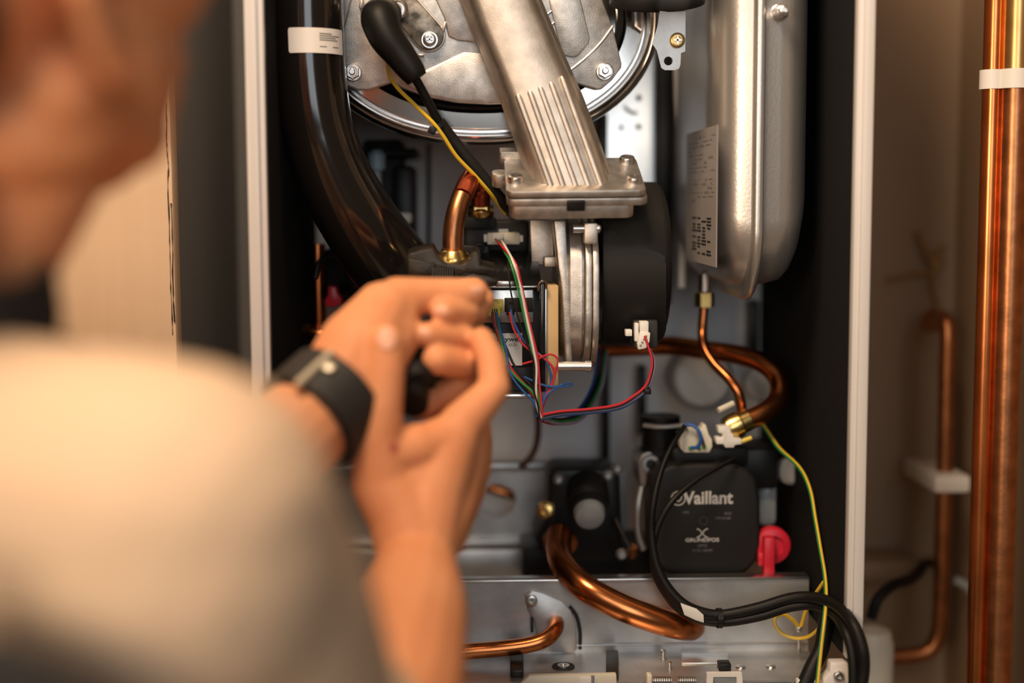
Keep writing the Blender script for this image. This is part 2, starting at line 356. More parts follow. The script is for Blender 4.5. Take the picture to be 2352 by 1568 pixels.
# ignition electrode plate
ep = thing('electrode_plate', 'stained capsule-shaped electrode bracket on the burner door', 'bracket', P(985, 125, YD))
def capsule(c0, c1, r, Y, n=10):
    a, b = Vector(c0), Vector(c1); d = (b - a).normalized(); ang = math.atan2(d.y, d.x); o = []
    for i in range(n + 1):
        t = ang - math.pi / 2 + math.pi * i / n; o.append((b.x + r * math.cos(t), b.y + r * math.sin(t)))
    for i in range(n + 1):
        t = ang + math.pi / 2 + math.pi * i / n; o.append((a.x + r * math.cos(t), a.y + r * math.sin(t)))
    return Q(o, Y)
MB().prism(capsule((905, -10), (986, 82), 38, YD - .003), (0, .004, 0)).build('gasket', 'alu2', ep, .0006)
MB().prism(capsule((905, -10), (985, 81), 34, YD - .005), (0, .004, 0)).build('tarnished_plate', 'tarn', ep, .0008)
for x, y, w_, a in ((1020, 62, 7, .3), (968, 127, 14, 1.35), (830, 8, 8, .2)):
    MB().box(P(x, y, YD - .003), (S(w_, 1.13), .004, S(24 if w_ < 10 else 6, 1.13)), Matrix.Rotation(a if w_ < 10 else 0, 3, 'Y')).build('lug', 'alu2', ep, .001)
screw('cross_screw', P(987, 92, YD - .005), (0, -1, 0), S(15, 1.13), .006, 'satin', ep, 'cross', S(20, 1.13))
MB().lathe(P(914, 21, YD - .005), (0, -1, 0), [(0, S(23, 1.13)), (.003, S(23, 1.13)), (.004, S(19, 1.13)), (.001, S(15, 1.13))], 24).build('metal_ring', 'satin', ep)
MB().lathe(P(911, 20, YD - .005), (-.45, -1, .1), [(0, S(13, 1.13)), (.03, S(12, 1.13)), (.032, .001)], 20).build('ceramic_insulator', 'cream', ep)

# ignition lead
il = thing('ignition_lead', 'black rubber ignition boot and cable running diagonally to the fan', 'cable', P(870, 42, 1.09))
MB().tube(spl([P(890, 30, 1.118), P(880, 36, 1.108), P(873, 44, 1.098), P(888, 85, 1.092), P(918, 125, 1.09), P(946, 163, 1.088), P(958, 181, 1.088)], 8),
   [S(q, 1.1) for q in [34] * 3 + [38] * 3 + [42] * 4 + [44] * 6 + [43, 42, 41, 40, 39, 38, 37, 37, 36, 36] + [35, 34, 33, 33, 32, 31, 31, 30] + [29] * 8 + [28] * 6 + [27]][:49] if 0 else [S(lerp(34, 44, min(i / 14, 1)) if i < 18 else lerp(44, 25, (i - 18) / 30), 1.095) for i in range(49)], 24).build('boot', 'rubber', il)
MB().tube(spl(Q([(952, 176, 1.088), (975, 218, 1.092), (1003, 272, 1.098), (1012, 288, 1.10)])), S(10.5, 1.09), 14).build('cable', 'rubber', il)
MB().tube(spl(Q([(1008, 280, 1.10), (1040, 322, 1.105), (1100, 396, 1.11), (1150, 458, 1.12), (1180, 492, 1.14)])), S(14.5, 1.1), 14).build('sleeve', 'blkm', il)
z = MB().lathe(P(1006, 290, 1.10), (.5, .1, -.86), [(-.0018, S(17.5, 1.1)), (.0018, S(17.5, 1.1)), (.0018, S(14, 1.1)), (-.0018, S(14, 1.1))], 20, cap=False)
zt_ = z.build('cable_tie', 'blk', il); MB().box(P(993, 299, 1.088), (.006, .005, .006), Matrix.Rotation(.5, 3, 'Y')).build('tie_head', 'blk', zt_, .001)
tag(wire('earth_wire', Q([(893, 132, 1.12), (891, 150, 1.115), (896, 176, 1.11), (916, 205, 1.105), (955, 243, 1.10), (994, 281, 1.095), (1018, 312, 1.095), (1048, 358, 1.098), (1090, 402, 1.102), (1128, 446, 1.11), (1160, 490, 1.13)]), S(4.6, 1.1), ['wyel', 'wgrn2'], None, stripe=((5, 6), 1), n=8), 'yellow and green striped wire tied along the black ignition cable', 'wire')

# bracket on the rim, right
br = thing('rim_bracket', 'small galvanised bracket with a screw and an open hole at the drum rim', 'bracket', P(1535, 160, 1.12))
plate('bracket_plate', Q([(1522, -20), (1575, -20), (1574, 118), (1564, 122), (1563, 148), (1560, 157), (1551, 161), (1527, 161), (1519, 156), (1509, 116), (1498, 100), (1510, 60)], 1.118), [circ(1535, 140, 10, 1.118)], .0016, 'galv', br)
screw('cross_screw', P(1555, 93, 1.118), (0, -1, 0), S(17, 1.12), .004, 'goldpipe', br, 'cross')
tag(MB().lathe(P(1510, 6, 1.085), (0, .05, 1), [(0, .0335), (-.001, .0355), (.001, .0362), (.1, .0362), (.1, .032), (.004, .032)], 40).build('air_duct_end', 'blk'), 'black round duct end hanging into view above the galvanised rim bracket', 'duct')

# ================================================================== manifold arm + flange + fan
mf = thing('inlet_manifold', 'ribbed cast aluminium inlet arm sloping down to the fan flange', 'manifold', P(1320, 430, 1.08))
rows = [(-110, 1030, 1190, 1.092), (0, 1080, 1243, 1.088), (60, 1102, 1268, 1.086), (120, 1127, 1293, 1.084), (222, 1168, 1338, 1.080), (330, 1206, 1379, 1.076), (436, 1243, 1414, 1.072)]
def armsec(y, l, r, Y):
    sh = (r - l)
    a = [(l - 20, Y + .045), (l - 20, Y + .036), (l - 8, Y + .014), (l - 2, Y + .0065), (l + 8, Y + .0018), (l + 24, Y), (l + sh * .5, Y - .0012), (r - 34, Y), (r - 15, Y + .003), (r - 6, Y + .009), (r - 3, Y + .020), (r + 5, Y + .022), (r + 5, Y + .026), (r - 3, Y + .028), (r - 3, Y + .045)]
    return [P(x, y - (0 if Yy < Y + .02 else 10), Y) + Vector((0, Yy - Y, 0)) for x, Yy in a]
loops = []
for i in range(len(rows) - 1):
    for j in range(5): loops.append(armsec(*[lerp(a, b, j / 5) for a, b in zip(rows[i], rows[i + 1])]))
loops.append(armsec(*rows[-1]))
MB().loft(loops).build('arm_body', 'alu2', mf, ang=50)
for (x0, y0), (x1, y1) in zip([(1192, 224), (1219, 216), (1243, 207), (1268, 197), (1293, 184)], [(1268, 434), (1296, 434), (1325, 434), (1354, 433), (1383, 432)]):
    d = lambda y: lerp(1.080, 1.072, (y - 222) / 214) - .0004
    pth = [P(lerp(x0, x1, i / 8), lerp(y0, y1, i / 8), d(lerp(y0, y1, i / 8))) for i in range(9)]
    lp = []
    for i, (p, sc_) in enumerate([(pth[0] + (pth[0] - pth[1]) * .28, .25), (pth[0] + (pth[0] - pth[1]) * .22, .7)] + [(q, 1) for q in pth]):
        lp.append([p + Vector((S(u_ * sc_, 1.08), v_, 0)) for u_, v_ in ((-7.6, .002), (-7.6, -.0002), (-6.4, -.0012), (-3, -.0017), (3, -.0017), (6.4, -.0012), (7.6, -.0002), (7.6, .002))])
    MB().loft(lp).build('rib', 'alu2', mf, ang=50)
ff = thing('fan_flange', 'thick cast flange with bolts joining inlet arm to fan', 'flange', P(1320, 505, 1.07))
A, B, D = P(1163, 440, 1.06), P(1486, 436, 1.06), P(1163, 364, 1.13)
ex = (B - A).normalized(); W = (B - A).length; ey = (D - A); ey = (ey - ex * ey.dot(ex)); LY = ey.length; ey.normalize(); ez = ex.cross(ey)
def fl(pts, z): return [A + ex * a + ey * b + ez * z for a, b in pts]
def slab(name, pts, z0, z1, m, parent, bevel=.0012): return MB().prism(fl(pts, z0), ez * (z1 - z0)).build(name, m, parent, bevel)
slab('upper_plate', rr(W, LY, .006, 4, W / 2, LY / 2), 0, -.0056, 'alu', ff)
slab('lower_plate', rr(W + .001, LY, .006, 4, W / 2 + .0008, LY / 2), -.0062, -.0125, 'alu', ff)
slab('gasket_line', rr(W - .002, LY - .002, .006, 4, W / 2, LY / 2), -.0054, -.0064, 'ink', ff, 0)
slab('neck_block', rr(W - .011, LY - .004, .006, 4, W / 2 - .003, LY / 2 + .0005), -.012, -.0235, 'alu', ff)
slab('lug', rr(.012, .014, .005, 4, -.004, LY * .62), -.001, -.012, 'alu', ff)
slab('tab', rr(.018, .012, .001, 2, .006, LY + .004), .006, -.004, 'alu', ff)
MB().box(A + ex * (W * .495) + ey * -.0015 + ez * -.011, (.0135, .004, .008), Matrix((ex, ey, ez)).transposed()).build('retaining_clip', 'blk', ff, .0008)
for px, py in ((1184, 418), (1440, 374), (1456, 420)):
    d0 = P(px, py, 1.0) - CAM; c = CAM + d0 * ((A - CAM).dot(ez) / d0.dot(ez)); screw('torx_bolt', c, ez, S(18, 1.08), .0055, 'satin', ff)

fan = thing('fan_housing', 'edge-on cast aluminium fan volute below the flange', 'fan', P(1330, 855, 1.08))
def yz(Y0, Y1, py0, py1, Yref, rad, x, n=10):
    z1, z0 = P(1330, py0, Yref).z, P(1330, py1, Yref).z
    return [Vector((x, a, b)) for a, b in rr(Y1 - Y0, z1 - z0, rad, n, (Y0 + Y1) / 2, (z0 + z1) / 2)]
X = lambda px: P(px, 680, 1.085).x
MB().loft([yz(1.108, 1.2, 515, 822, 1.09, .035, X(1288)), yz(1.096, 1.215, 505, 835, 1.085, .04, X(1297)), yz(1.092, 1.215, 505, 838, 1.085, .04, X(1309)), yz(1.087, 1.22, 500, 840, 1.085, .042, X(1311)), yz(1.086, 1.22, 500, 842, 1.085, .042, X(1337)), yz(1.094, 1.22, 500, 842, 1.085, .042, X(1339)), yz(1.094, 1.22, 500, 842, 1.085, .042, X(1346))]).build('volute', 'alu', fan, ang=30)
MB().loft([yz(1.077, 1.23, 500, 852, 1.08, .045, X(1344)), yz(1.077, 1.23, 500, 852, 1.08, .045, X(1358))]).build('joint_flange', 'alu', fan, .0008)
MB().loft([yz(1.075, 1.23, 500, 854, 1.08, .045, X(1360)), yz(1.075, 1.23, 500, 854, 1.08, .045, X(1374))]).build('joint_flange', 'alu', fan, .0008)
MB().loft([yz(1.08, 1.21, 560, 800, 1.085, .04, X(1373)), yz(1.085, 1.21, 570, 790, 1.085, .04, X(1386))]).build('motor_collar', 'blk', fan, .001)
MB().prism(Q([(1272, 506), (1300, 506), (1306, 640), (1316, 845), (1300, 842), (1290, 660), (1282, 610)], 1.092), (0, .03, 0)).build('web', 'alu', fan, .0015)
MB().prism(Q([(1217, 505), (1270, 505), (1272, 595), (1268, 612), (1221, 606)], 1.14), (0, .02, 0)).build('mounting_leg', 'alu', fan, .001)
rbox('mounting_lug', 1250, 589, 1277, 613, 1.12, 1.15, 'alu2', fan, .001)
for y, x0, x1, r in ((525, 1317, 1380, 9.5), (841, 1282, 1362, 11)):
    MB().lathe(P(x0, y, 1.078), (1, 0, 0), [(0, S(r, 1.08)), (S(x1 - x0 - 18, 1.08), S(r, 1.08)), (S(x1 - x0 - 18, 1.08), S(r + 2, 1.08)), (S(x1 - x0 - 4, 1.08), S(r + 2, 1.08)), (S(x1 - x0, 1.08), S(r - 2, 1.08))], 20).build('bolt_boss', 'satin', fan)
rbox('flange_ear', 1342, 512, 1374, 560, 1.074, 1.09, 'alu2', fan, .0015)

mo = thing('fan_motor', 'black round plastic fan motor cover right of the volute', 'motor', P(1460, 795, 1.1))
cyp, cY, R = 606, 1.155, .0652
o = Vector((X(1384), cY, P(1460, cyp, 1.155).z)); L = X(1552) - X(1384)
MB().lathe(o, (1, 0, 0), [(0, R - .002), (.001, R), (L * .5, R + .0015), (L * .86, R + .001), (L * .93, R - .0015), (L * .985, R - .010), (L, R - .022), (L, .001)], 64).build('motor_cover', 'blkm', mo, ang=40)
def cylpt(px, py, rad):
    d = P(px, min(py, 785), 1.0) - CAM; a = d.y ** 2 + d.z ** 2; v = CAM - o; b = 2 * (v.y * d.y + v.z * d.z); c = v.y ** 2 + v.z ** 2 - rad ** 2
    disc = b * b - 4 * a * c
    disc = max(disc, 0)
    return CAM + d * ((-b - math.sqrt(disc)) / (2 * a))
def cylgrid(pts_l, pts_r, rad, n=10):
    g = []
    for (a, b) in zip(pts_l, pts_r): g.append([cylpt(lerp(a[0], b[0], i / n), lerp(a[1], b[1], i / n), rad) for i in range(n + 1)])
    return g
tops = [(1386, 574), (1420, 577), (1460, 581), (1500, 586), (1516, 589), (1526, 596), (1530, 606)]
bots = [(1386, 790), (1420, 790), (1460, 789), (1500, 786), (1516, 782), (1526, 770), (1530, 756)]
g = cylgrid(tops, bots, R + .0028); g2 = cylgrid(tops, bots, R - .001)
MB().loft([a + b[::-1] for a, b in zip(g, g2)]).build('raised_panel', 'blkm', mo, ang=50)
g = cylgrid([(1386, 500), (1400, 520), (1440, 548), (1480, 566), (1516, 582), (1528, 590)], [(1386, 574), (1400, 575), (1440, 579), (1480, 583), (1516, 589), (1528, 600)], R + .0022); g2 = cylgrid([(1386, 500), (1400, 520), (1440, 548), (1480, 566), (1516, 582), (1528, 590)], [(1386, 574), (1400, 575), (1440, 579), (1480, 583), (1516, 589), (1528, 600)], R - .001)
MB().loft([a + b[::-1] for a, b in zip(g, g2)]).build('raised_step', 'blkm', mo, ang=50)
rbox('socket_recess', 1455, 735, 1512, 800, 1.094, 1.13, 'ink', mo, .002)
rbox('socket_pin_block', 1437, 757, 1452, 772, 1.091, 1.10, 'whitep', mo, .0005)

fp = thing('fan_plug', 'small white multi-pin plug in the black fan motor', 'plug', P(1480, 800, 1.085))
rbox('plug_body', 1470, 738, 1490, 772, 1.086, 1.11, 'whitep', fp, .0006)
MB().prism(Q([(1470, 764), (1494, 764), (1492, 785), (1484, 800), (1466, 803), (1464, 788)], 1.084), (0, .012, 0)).build('plug_housing', 'whitep', fp, .0006)
rbox('latch', 1458, 742, 1467, 784, 1.088, 1.1, 'whitep', fp, .0005)
for i in range(4): rbox('pin_slot', 1469 + (3 - i) * 4, 770 + i * 7, 1474 + (3 - i) * 4, 774 + i * 7, 1.0835, 1.086, 'inkgrey', fp, 0)

# ================================================================== gas valve
gv = thing('gas_valve', 'black gas valve block with silver band, sockets and tan gasket edge', 'valve', P(1165, 910, 1.12))
rbox('valve_body', 1062, 655, 1246, 905, 1.106, 1.17, 'blk', gv, .002)
MB().prism([P(1095, 660, 1.098), P(1240, 658, 1.098), P(1243, 652, 1.099), P(1236, 582, 1.155), P(1228, 577, 1.158), P(1108, 573, 1.16)], (0, 0, -.0012)).build('top_cover', 'gloss', gv, .0005)
MB().box((P(1168, 659, 1.0965).x, 1.0975, P(1168, 659, 1.0965).z), (S(144, 1.1), .002, S(5, 1.1))).build('cover_lip', 'satin', gv, .0004)
rbox('cover_fold', 1138, 645, 1182, 658, 1.094, 1.098, 'satin', gv, .0008)
rbox('coil_band', 1098, 664, 1227, 742, 1.100, 1.14, 'satin', gv, .0015)
rbox('socket', 1103, 687, 1157, 718, 1.0965, 1.11, 'yellowd', gv, .0008)['label'] = 'dull yellow socket'
rbox('socket', 1159, 684, 1225, 717, 1.0965, 1.11, 'blkm', gv, .0008)['label'] = 'black socket'
MB().prism(Q([(1240, 900), (1240, 655), (1243, 648), (1250, 648), (1253, 655), (1253, 900)], 1.09), (0, .06, 0)).build('bracket_plate', 'gloss', gv, .0012)
MB().tube(spl(Q([(1236, 668), (1238, 652), (1246, 645), (1254, 650), (1255, 662)], 1.089)), .0011, 8).build('spring_clip', 'steel', gv)
rbox('gasket_edge', 1255, 655, 1283, 886, 1.094, 1.15, 'tan', gv, .001)
rbox('steel_backplate', 1249, 652, 1257, 900, 1.092, 1.15, 'satin', gv, .0006)
rbox('bottom_plate', 1060, 903, 1240, 917, 1.09, 1.17, 'satin', gv, .002)
rbox('lower_cover', 1070, 842, 1235, 900, 1.103, 1.12, 'blk', gv, .002)
lb = rbox('rating_label', 1078, 765, 1199, 840, 1.1045, 1.1062, 'paper', gv, 0)
text('print', 'Honeywell', P(1158, 779, 1.1044), .0048, 'ink', lb, sx=1.35, bold=.00008)
text('print', '4520', P(1177, 792, 1.1044), .0032, 'inkgrey', lb)
text('print', 'No.  VC', P(1148, 790, 1.1044), .0028, 'inkgrey', lb)
rbox('print_rule', 1084, 784, 1196, 785, 1.1043, 1.1045, 'inkgrey', lb, 0)
yp = thing('yellow_plug', 'bright yellow wire plug pushed into the gas valve socket', 'plug', P(1137, 730, 1.092))
MB().prism(Q([(1126, 697), (1130, 697), (1130, 692), (1143, 692), (1143, 697), (1153, 697), (1153, 706), (1149, 708), (1148, 724), (1146, 731), (1143, 731), (1142, 720), (1129, 720), (1127, 727), (1122, 725), (1121, 704), (1126, 702)], 1.088), (0, .010, 0)).build('plug_body', 'yellow', yp, .0004)
for i in range(3): rbox('pin_slot', 1130 + i * 5, 709, 1133 + i * 5, 719, 1.0875, 1.089, 'ink', yp, 0)
bp_ = thing('black_plug', 'small black wire plug beside the yellow gas valve plug', 'plug', P(1172, 728, 1.092))
rbox('plug_body', 1164, 694, 1182, 724, 1.089, 1.098, 'blk', bp_, .0006); rbox('latch', 1168, 690, 1178, 698, 1.088, 1.092, 'blkm', bp_, .0003)
vb = thing('valve_actuator', 'black box with a cream connector behind the gas valve top', 'valve', P(1140, 580, 1.17))
rbox('box', 1066, 505, 1216, 600, 1.165, 1.22, 'blk', vb, .003); rbox('box_lid', 1062, 498, 1140, 527, 1.16, 1.2, 'blkm', vb, .002)
rbox('box_ledge', 1060, 562, 1125, 600, 1.155, 1.18, 'blk', vb, .002)
MB().lathe(P(1101, 569, 1.155), (0, -1, 0), [(0, .0045), (.004, .004), (.0045, .0025), (.002, .002)], 16).build('test_screw', 'blkm', vb)
cc = thing('cream_connector', 'cream plastic connector block on the black actuator box', 'connector', P(1157, 560, 1.155))
rbox('connector_body', 1119, 534, 1194, 562, 1.150, 1.166, 'cream', cc, .0012); rbox('shell', 1111, 538, 1122, 556, 1.152, 1.166, 'whitep', cc, .0008); rbox('shell', 1192, 540, 1202, 556, 1.152, 1.166, 'whitep', cc, .0008); rbox('plug_insert', 1130, 537, 1156, 556, 1.147, 1.152, 'whitep', cc, .0006)
rbox('top_latch', 1145, 526, 1168, 536, 1.153, 1.166, 'greyp', cc, .0006)

# copper gas pipe and fittings
gp = thing('gas_pipe', 'short bent aged copper gas pipe gripped by the pliers', 'pipe', P(1042, 600, 1.085))
pth = spl(Q([(1042, 620, 1.085), (1040, 570, 1.085), (1041, 530, 1.086), (1049, 486, 1.089), (1062, 448, 1.094)]))
MB().tube(pth, S(23.5, 1.087), 24).build('aged_tube', 'copperdk', gp)
MB().tube(spl(Q([(1062, 450, 1.0935), (1076, 420, 1.104), (1090, 404, 1.122), (1100, 412, 1.142), (1104, 436, 1.152), (1104, 470, 1.156)])), S(24, 1.09), 24).build('red_tube', 'copperred', gp)
MB().lathe(P(1042, 604, 1.082), (0, -.25, 1), [(0, S(37, 1.085)), (.004, S(38, 1.085)), (.0065, S(36, 1.085)), (.008, S(31, 1.085)), (.0105, S(28, 1.085)), (.0115, S(24, 1.085))], 32).build('brass_collar', 'brass', gp)
bf = thing('brass_fitting', 'brass union fitting on top of the black actuator box', 'fitting', P(1104, 500, 1.158))
MB().lathe(P(1104, 502, 1.17), (0, 0, 1), [(0, .0095), (.004, .0112), (.006, .0112), (.008, .0095)], 28).build('union_base', 'brass', bf)
MB().lathe(P(1104, 484, 1.17), (0, 0, 1), [(0, .0105), (.0045, .0105), (.005, .0098)], 6).build('hex_nut', 'brass', bf); MB().lathe(P(1104, 470, 1.17), (0, 0, 1), [(0, .0085), (.004, .0085)], 24).build('neck', 'brass', bf)

# ================================================================== harness wires
hn = thing('valve_harness', 'bundle of thin coloured wires hanging down in front of the gas valve', 'wires', P(1240, 960, 1.085))
r1 = S(2.8, 1.09)
def hw(c, pts, r=r1, Y=1.083): 
    n = len(pts); return wire('wire', [P(a, b, (lerp(1.145, Y, min(1, i / 2)) if b < 600 and pts[0][1] < 600 else Y)) for i, (a, b) in enumerate(pts)], r, c, hn, n=6)
hw('wwhite', [(1150, 549), (1164, 572), (1178, 600), (1194, 651), (1209, 727), (1224, 796), (1232, 842), (1231, 893), (1233, 926), (1242, 960)], r1 * 1.1, 1.082)
hw('wred', [(1138, 549), (1160, 574), (1184, 605), (1201, 669), (1214, 733), (1230, 799), (1236, 830), (1240, 893), (1244, 931), (1246, 958)], Y=1.083)
hw('wgreen', [(1146, 552), (1160, 580), (1173, 604), (1190, 664), (1204, 727), (1219, 791), (1227, 835), (1230, 868), (1235, 901), (1242, 939), (1248, 960)], Y=1.084)
hw('wblack', [(1154, 549), (1166, 580), (1168, 623), (1175, 679), (1190, 728), (1199, 758), (1217, 804), (1226, 835), (1226, 893), (1235, 929), (1240, 962)], r1 * .8, 1.080)
hw('wbrown', [(1131, 716), (1133, 740), (1143, 772), (1158, 806), (1166, 832), (1184, 858), (1206, 882), (1224, 900), (1238, 948)], Y=1.0875)
hw('wred', [(1135, 716), (1138, 745), (1148, 780), (1160, 812), (1172, 842), (1190, 868), (1214, 894), (1230, 918), (1242, 956)], Y=1.086)
hw('wgreen', [(1139, 716), (1143, 743), (1153, 789), (1163, 832), (1178, 858), (1200, 880), (1226, 905), (1240, 950)], Y=1.085)
hw('wblue', [(1141, 718), (1149, 758), (1163, 804), (1168, 845), (1179, 870), (1204, 901), (1224, 921), (1240, 955)], Y=1.084)
hw('wblack', [(1133, 718), (1142, 752), (1163, 799), (1179, 835), (1199, 863), (1222, 888), (1236, 930)], Y=1.088)
hw('wblue', [(1173, 710), (1179, 738), (1194, 768), (1209, 789), (1237, 812), (1255, 830), (1265, 860), (1264, 883), (1252, 906), (1245, 926), (1243, 955)], Y=1.086)
hw('wred', [(1170, 716), (1179, 753), (1196, 784), (1217, 804), (1242, 817), (1265, 837), (1274, 855), (1270, 875), (1255, 906), (1245, 932), (1243, 957)], Y=1.0855)
hw('wred', [(1199, 836), (1230, 827), (1250, 817), (1268, 814), (1281, 825), (1278, 847), (1268, 883), (1255, 914), (1246, 936), (1244, 958)], r1 * .85, 1.0845)
hw('wblue', [(1204, 865), (1230, 877), (1255, 886), (1286, 888), (1308, 886), (1315, 881), (1301, 880), (1275, 892), (1256, 908), (1246, 930), (1243, 955)], r1 * .85, 1.0835)
fl_ = thing('fan_lead', 'red, black and blue wire lead curving from fan plug to the harness', 'wires', P(1400, 935, 1.085))
base = [(1481, 771), (1492, 804), (1500, 830), (1496, 860), (1485, 888), (1459, 911), (1421, 932), (1357, 942), (1293, 947), (1250, 955), (1240, 960)]
for c, dx, dy in (('wred', -2, -3), ('wblack', 0, 0), ('wlav', 3, 2), ('wblue', 2, 6)):
    wire('wire', [P(a + dx * min(1, i / 2) - (4 if i == 0 and c == 'wblue' else 0), b + dy * min(1, i / 2) + (24 if c != 'wred' and i == 0 else 0), 1.085 + .0006 * dy) for i, (a, b) in enumerate(base)], S(3, 1.085), c, fl_, n=6)
tt = MB().lathe(P(1485, 890, 1.085), (.7, 0, .7), [(-.0016, S(9, 1.085)), (.0016, S(9, 1.085)), (.0016, S(6, 1.085)), (-.0016, S(6, 1.085))], 16, cap=False).build('cable_tie', 'blk', fl_)
rbox('tie_head', 1481, 893, 1496, 906, 1.079, 1.085, 'blk', tt, .0008)
bh = thing('rear_harness', 'blurred dark bundle of wires looping behind the fan volute', 'wires', P(1300, 965, 1.15))
for k, c in enumerate(('wblue', 'wblack', 'wred', 'wblack', 'wgreen', 'wlav')):
    wire('wire', [P(a + (k - 2.5) * 4, b + (k % 3) * 5 - 3, y) for a, b, y in ((1242, 958, 1.095), (1275, 966, 1.12), (1318, 960, 1.15), (1352, 925, 1.18), (1375, 872, 1.2), (1385, 800, 1.21))], S(3.4, 1.15), c, bh, n=6)
# ================================================================== black air pipe
ap = thing('air_pipe', 'thick glossy black air intake pipe bending down on the left', 'pipe', P(706, 60, 1.11))
pts = Q([(703, -120, 1.115), (704, -20, 1.115), (706, 70, 1.115), (712, 180, 1.115), (731, 300, 1.118), (772, 415, 1.125), (836, 525, 1.135), (905, 620, 1.15), (960, 700, 1.17)])
sp = spl(pts, 10)
def pcen(z):
    for a, b in zip(sp, sp[1:]):
        if b.z <= z <= a.z: return a.lerp(b, (a.z - z) / (a.z - b.z))
MB().tube(sp, [S(lerp(82, 100, max(0, (i - 40) / 40)), 1.115) for i in range(81)], 48).build('pipe_body', 'gloss' if 0 else 'blkpipe', ap)
c0 = P(705, 92, 1.115); Rr = S(82, 1.115) + .0007; zt1, zb1 = P(705, 64, 1.09).z, P(705, 122, 1.09).z
g = []
for i in range(17):
    a = math.radians(lerp(-24, 72, i / 16)); g.append(a)
row = lambda z, rad: [Vector((c0.x + math.sin(a) * rad, c0.y - math.cos(a) * rad, z)) for a in g]
zz = [zt1, lerp(zt1, zb1, .08), lerp(zt1, zb1, .92), zb1]
loops = []
for k, z in enumerate(zz):
    ia = .03 if k in (0, 3) else 0
    gg = [lerp(g[0] + ia, g[-1] - ia, i / 16) for i in range(17)]
    loops.append([Vector((pcen(z).x + math.sin(a) * Rr, pcen(z).y - math.cos(a) * Rr, z)) for a in gg] + [Vector((pcen(z).x + math.sin(a) * (Rr - .0012), pcen(z).y - math.cos(a) * (Rr - .0012), z)) for a in gg[::-1]])
lab = MB().loft(loops).build('pipe_label', 'paper', ap)
for j, (w0, w1) in enumerate([(.50, .72), (.50, .88), (.50, .80), (.50, .84)]):
    z = lerp(zt1, zb1, .2 + .085 * j); mb = MB(); a0, a1 = [math.radians(lerp(-24, 72, q)) for q in (w0, w1)]
    pr = [lerp(a0, a1, i / 6) for i in range(7)]
    mb.loft([[Vector((pcen(z).x + math.sin(a) * (Rr + .0001), pcen(z).y - math.cos(a) * (Rr + .0001), z + dz)) for a in pr] for dz in (0, -.0009)], False, closed=False).build('print_line', 'inkgrey', lab)
for w0, w1 in ((.5, .62), (.74, .86)):
    z = lerp(zt1, zb1, .72); a0, a1 = [math.radians(lerp(-24, 72, q)) for q in (w0, w1)]; pr = [lerp(a0, a1, i / 4) for i in range(5)]
    MB().loft([[Vector((pcen(z).x + math.sin(a) * (Rr + .0001), pcen(z).y - math.cos(a) * (Rr + .0001), z + dz)) for a in pr] for dz in (0, -.0008)], False, closed=False).build('print_line', 'inkgrey', lab)

# ================================================================== left rear hydraulics
hb = thing('hydraulic_block', 'dark hydraulic block in shadow behind the black air pipe', 'block', P(880, 600, 1.28))
rbox('block_body', 838, 320, 925, 600, 1.28, 1.34, 'blkm', hb, .004); rbox('block_side', 905, 380, 952, 620, 1.26, 1.33, 'blk', hb, .004); rbox('top_cover', 800, 340, 960, 362, 1.26, 1.35, 'blk', hb, .004)
rbox('lower_block', 740, 570, 960, 700, 1.24, 1.34, 'blkm', hb, .006)
fs = thing('flow_sensor', 'pale blue sensor cap showing in the dark beside the air pipe', 'sensor', P(865, 440, 1.26))
MB().lathe(P(866, 392, 1.26), (0, 0, 1), [(0, .006), (.002, .0075), (.014, .0075), (.018, .004)], 20).build('sensor_cap', 'bluep', fs); MB().lathe(P(867, 445, 1.26), (0, 0, 1), [(0, .004), (.022, .004)], 14).build('sensor_stem', 'greyp', fs)
tag(rbox('white_clip', 912, 488, 946, 514, 1.245, 1.26, 'cream', None, .003), 'small cream clip in the shadow right of the air pipe', 'clip')
tag(MB().tube(spl(Q([(985, 330, 1.34), (985, 600, 1.34)])), S(5, 1.3), 8).build('drain_tube', 'blk'), 'thin dark vertical tube left of the bent copper gas pipe', 'tube')
tag(MB().tube(spl(Q([(730, 560, 1.22), (731, 640, 1.22), (733, 720, 1.22), (736, 860, 1.22)])), S(17, 1.22), 16).build('copper_riser', 'copper'), 'short orange copper riser glowing in the dark behind the left hand', 'pipe')
tag(MB().tube(spl(Q([(700, 760, 1.21), (736, 768, 1.205), (790, 772, 1.21), (860, 790, 1.23)])), S(15, 1.21), 14).build('copper_branch', 'copper'), 'horizontal copper branch just above the left wrist', 'pipe')
rv = thing('red_valve_handle', 'red plastic drain valve handle beside the left hand', 'handle', P(765, 700, 1.19))
MB().prism(Q([(752, 656), (774, 658), (776, 674), (786, 684), (784, 700), (766, 706), (746, 703), (744, 690), (752, 680)], 1.19), (0, .014, 0)).build('handle_grip', 'red', rv, .002)
MB().tube(Q([(762, 680, 1.2), (800, 660, 1.25)]), .006, 12).build('spindle', 'blk', rv)
tag(MB().tube(spl(Q([(725, 640, 1.17), (735, 600, 1.175), (760, 585, 1.18), (790, 600, 1.185), (800, 640, 1.19)])), S(6, 1.18), 10).build('sensor_cable', 'rubber'), 'black cable arching over the red drain valve handle', 'cable')

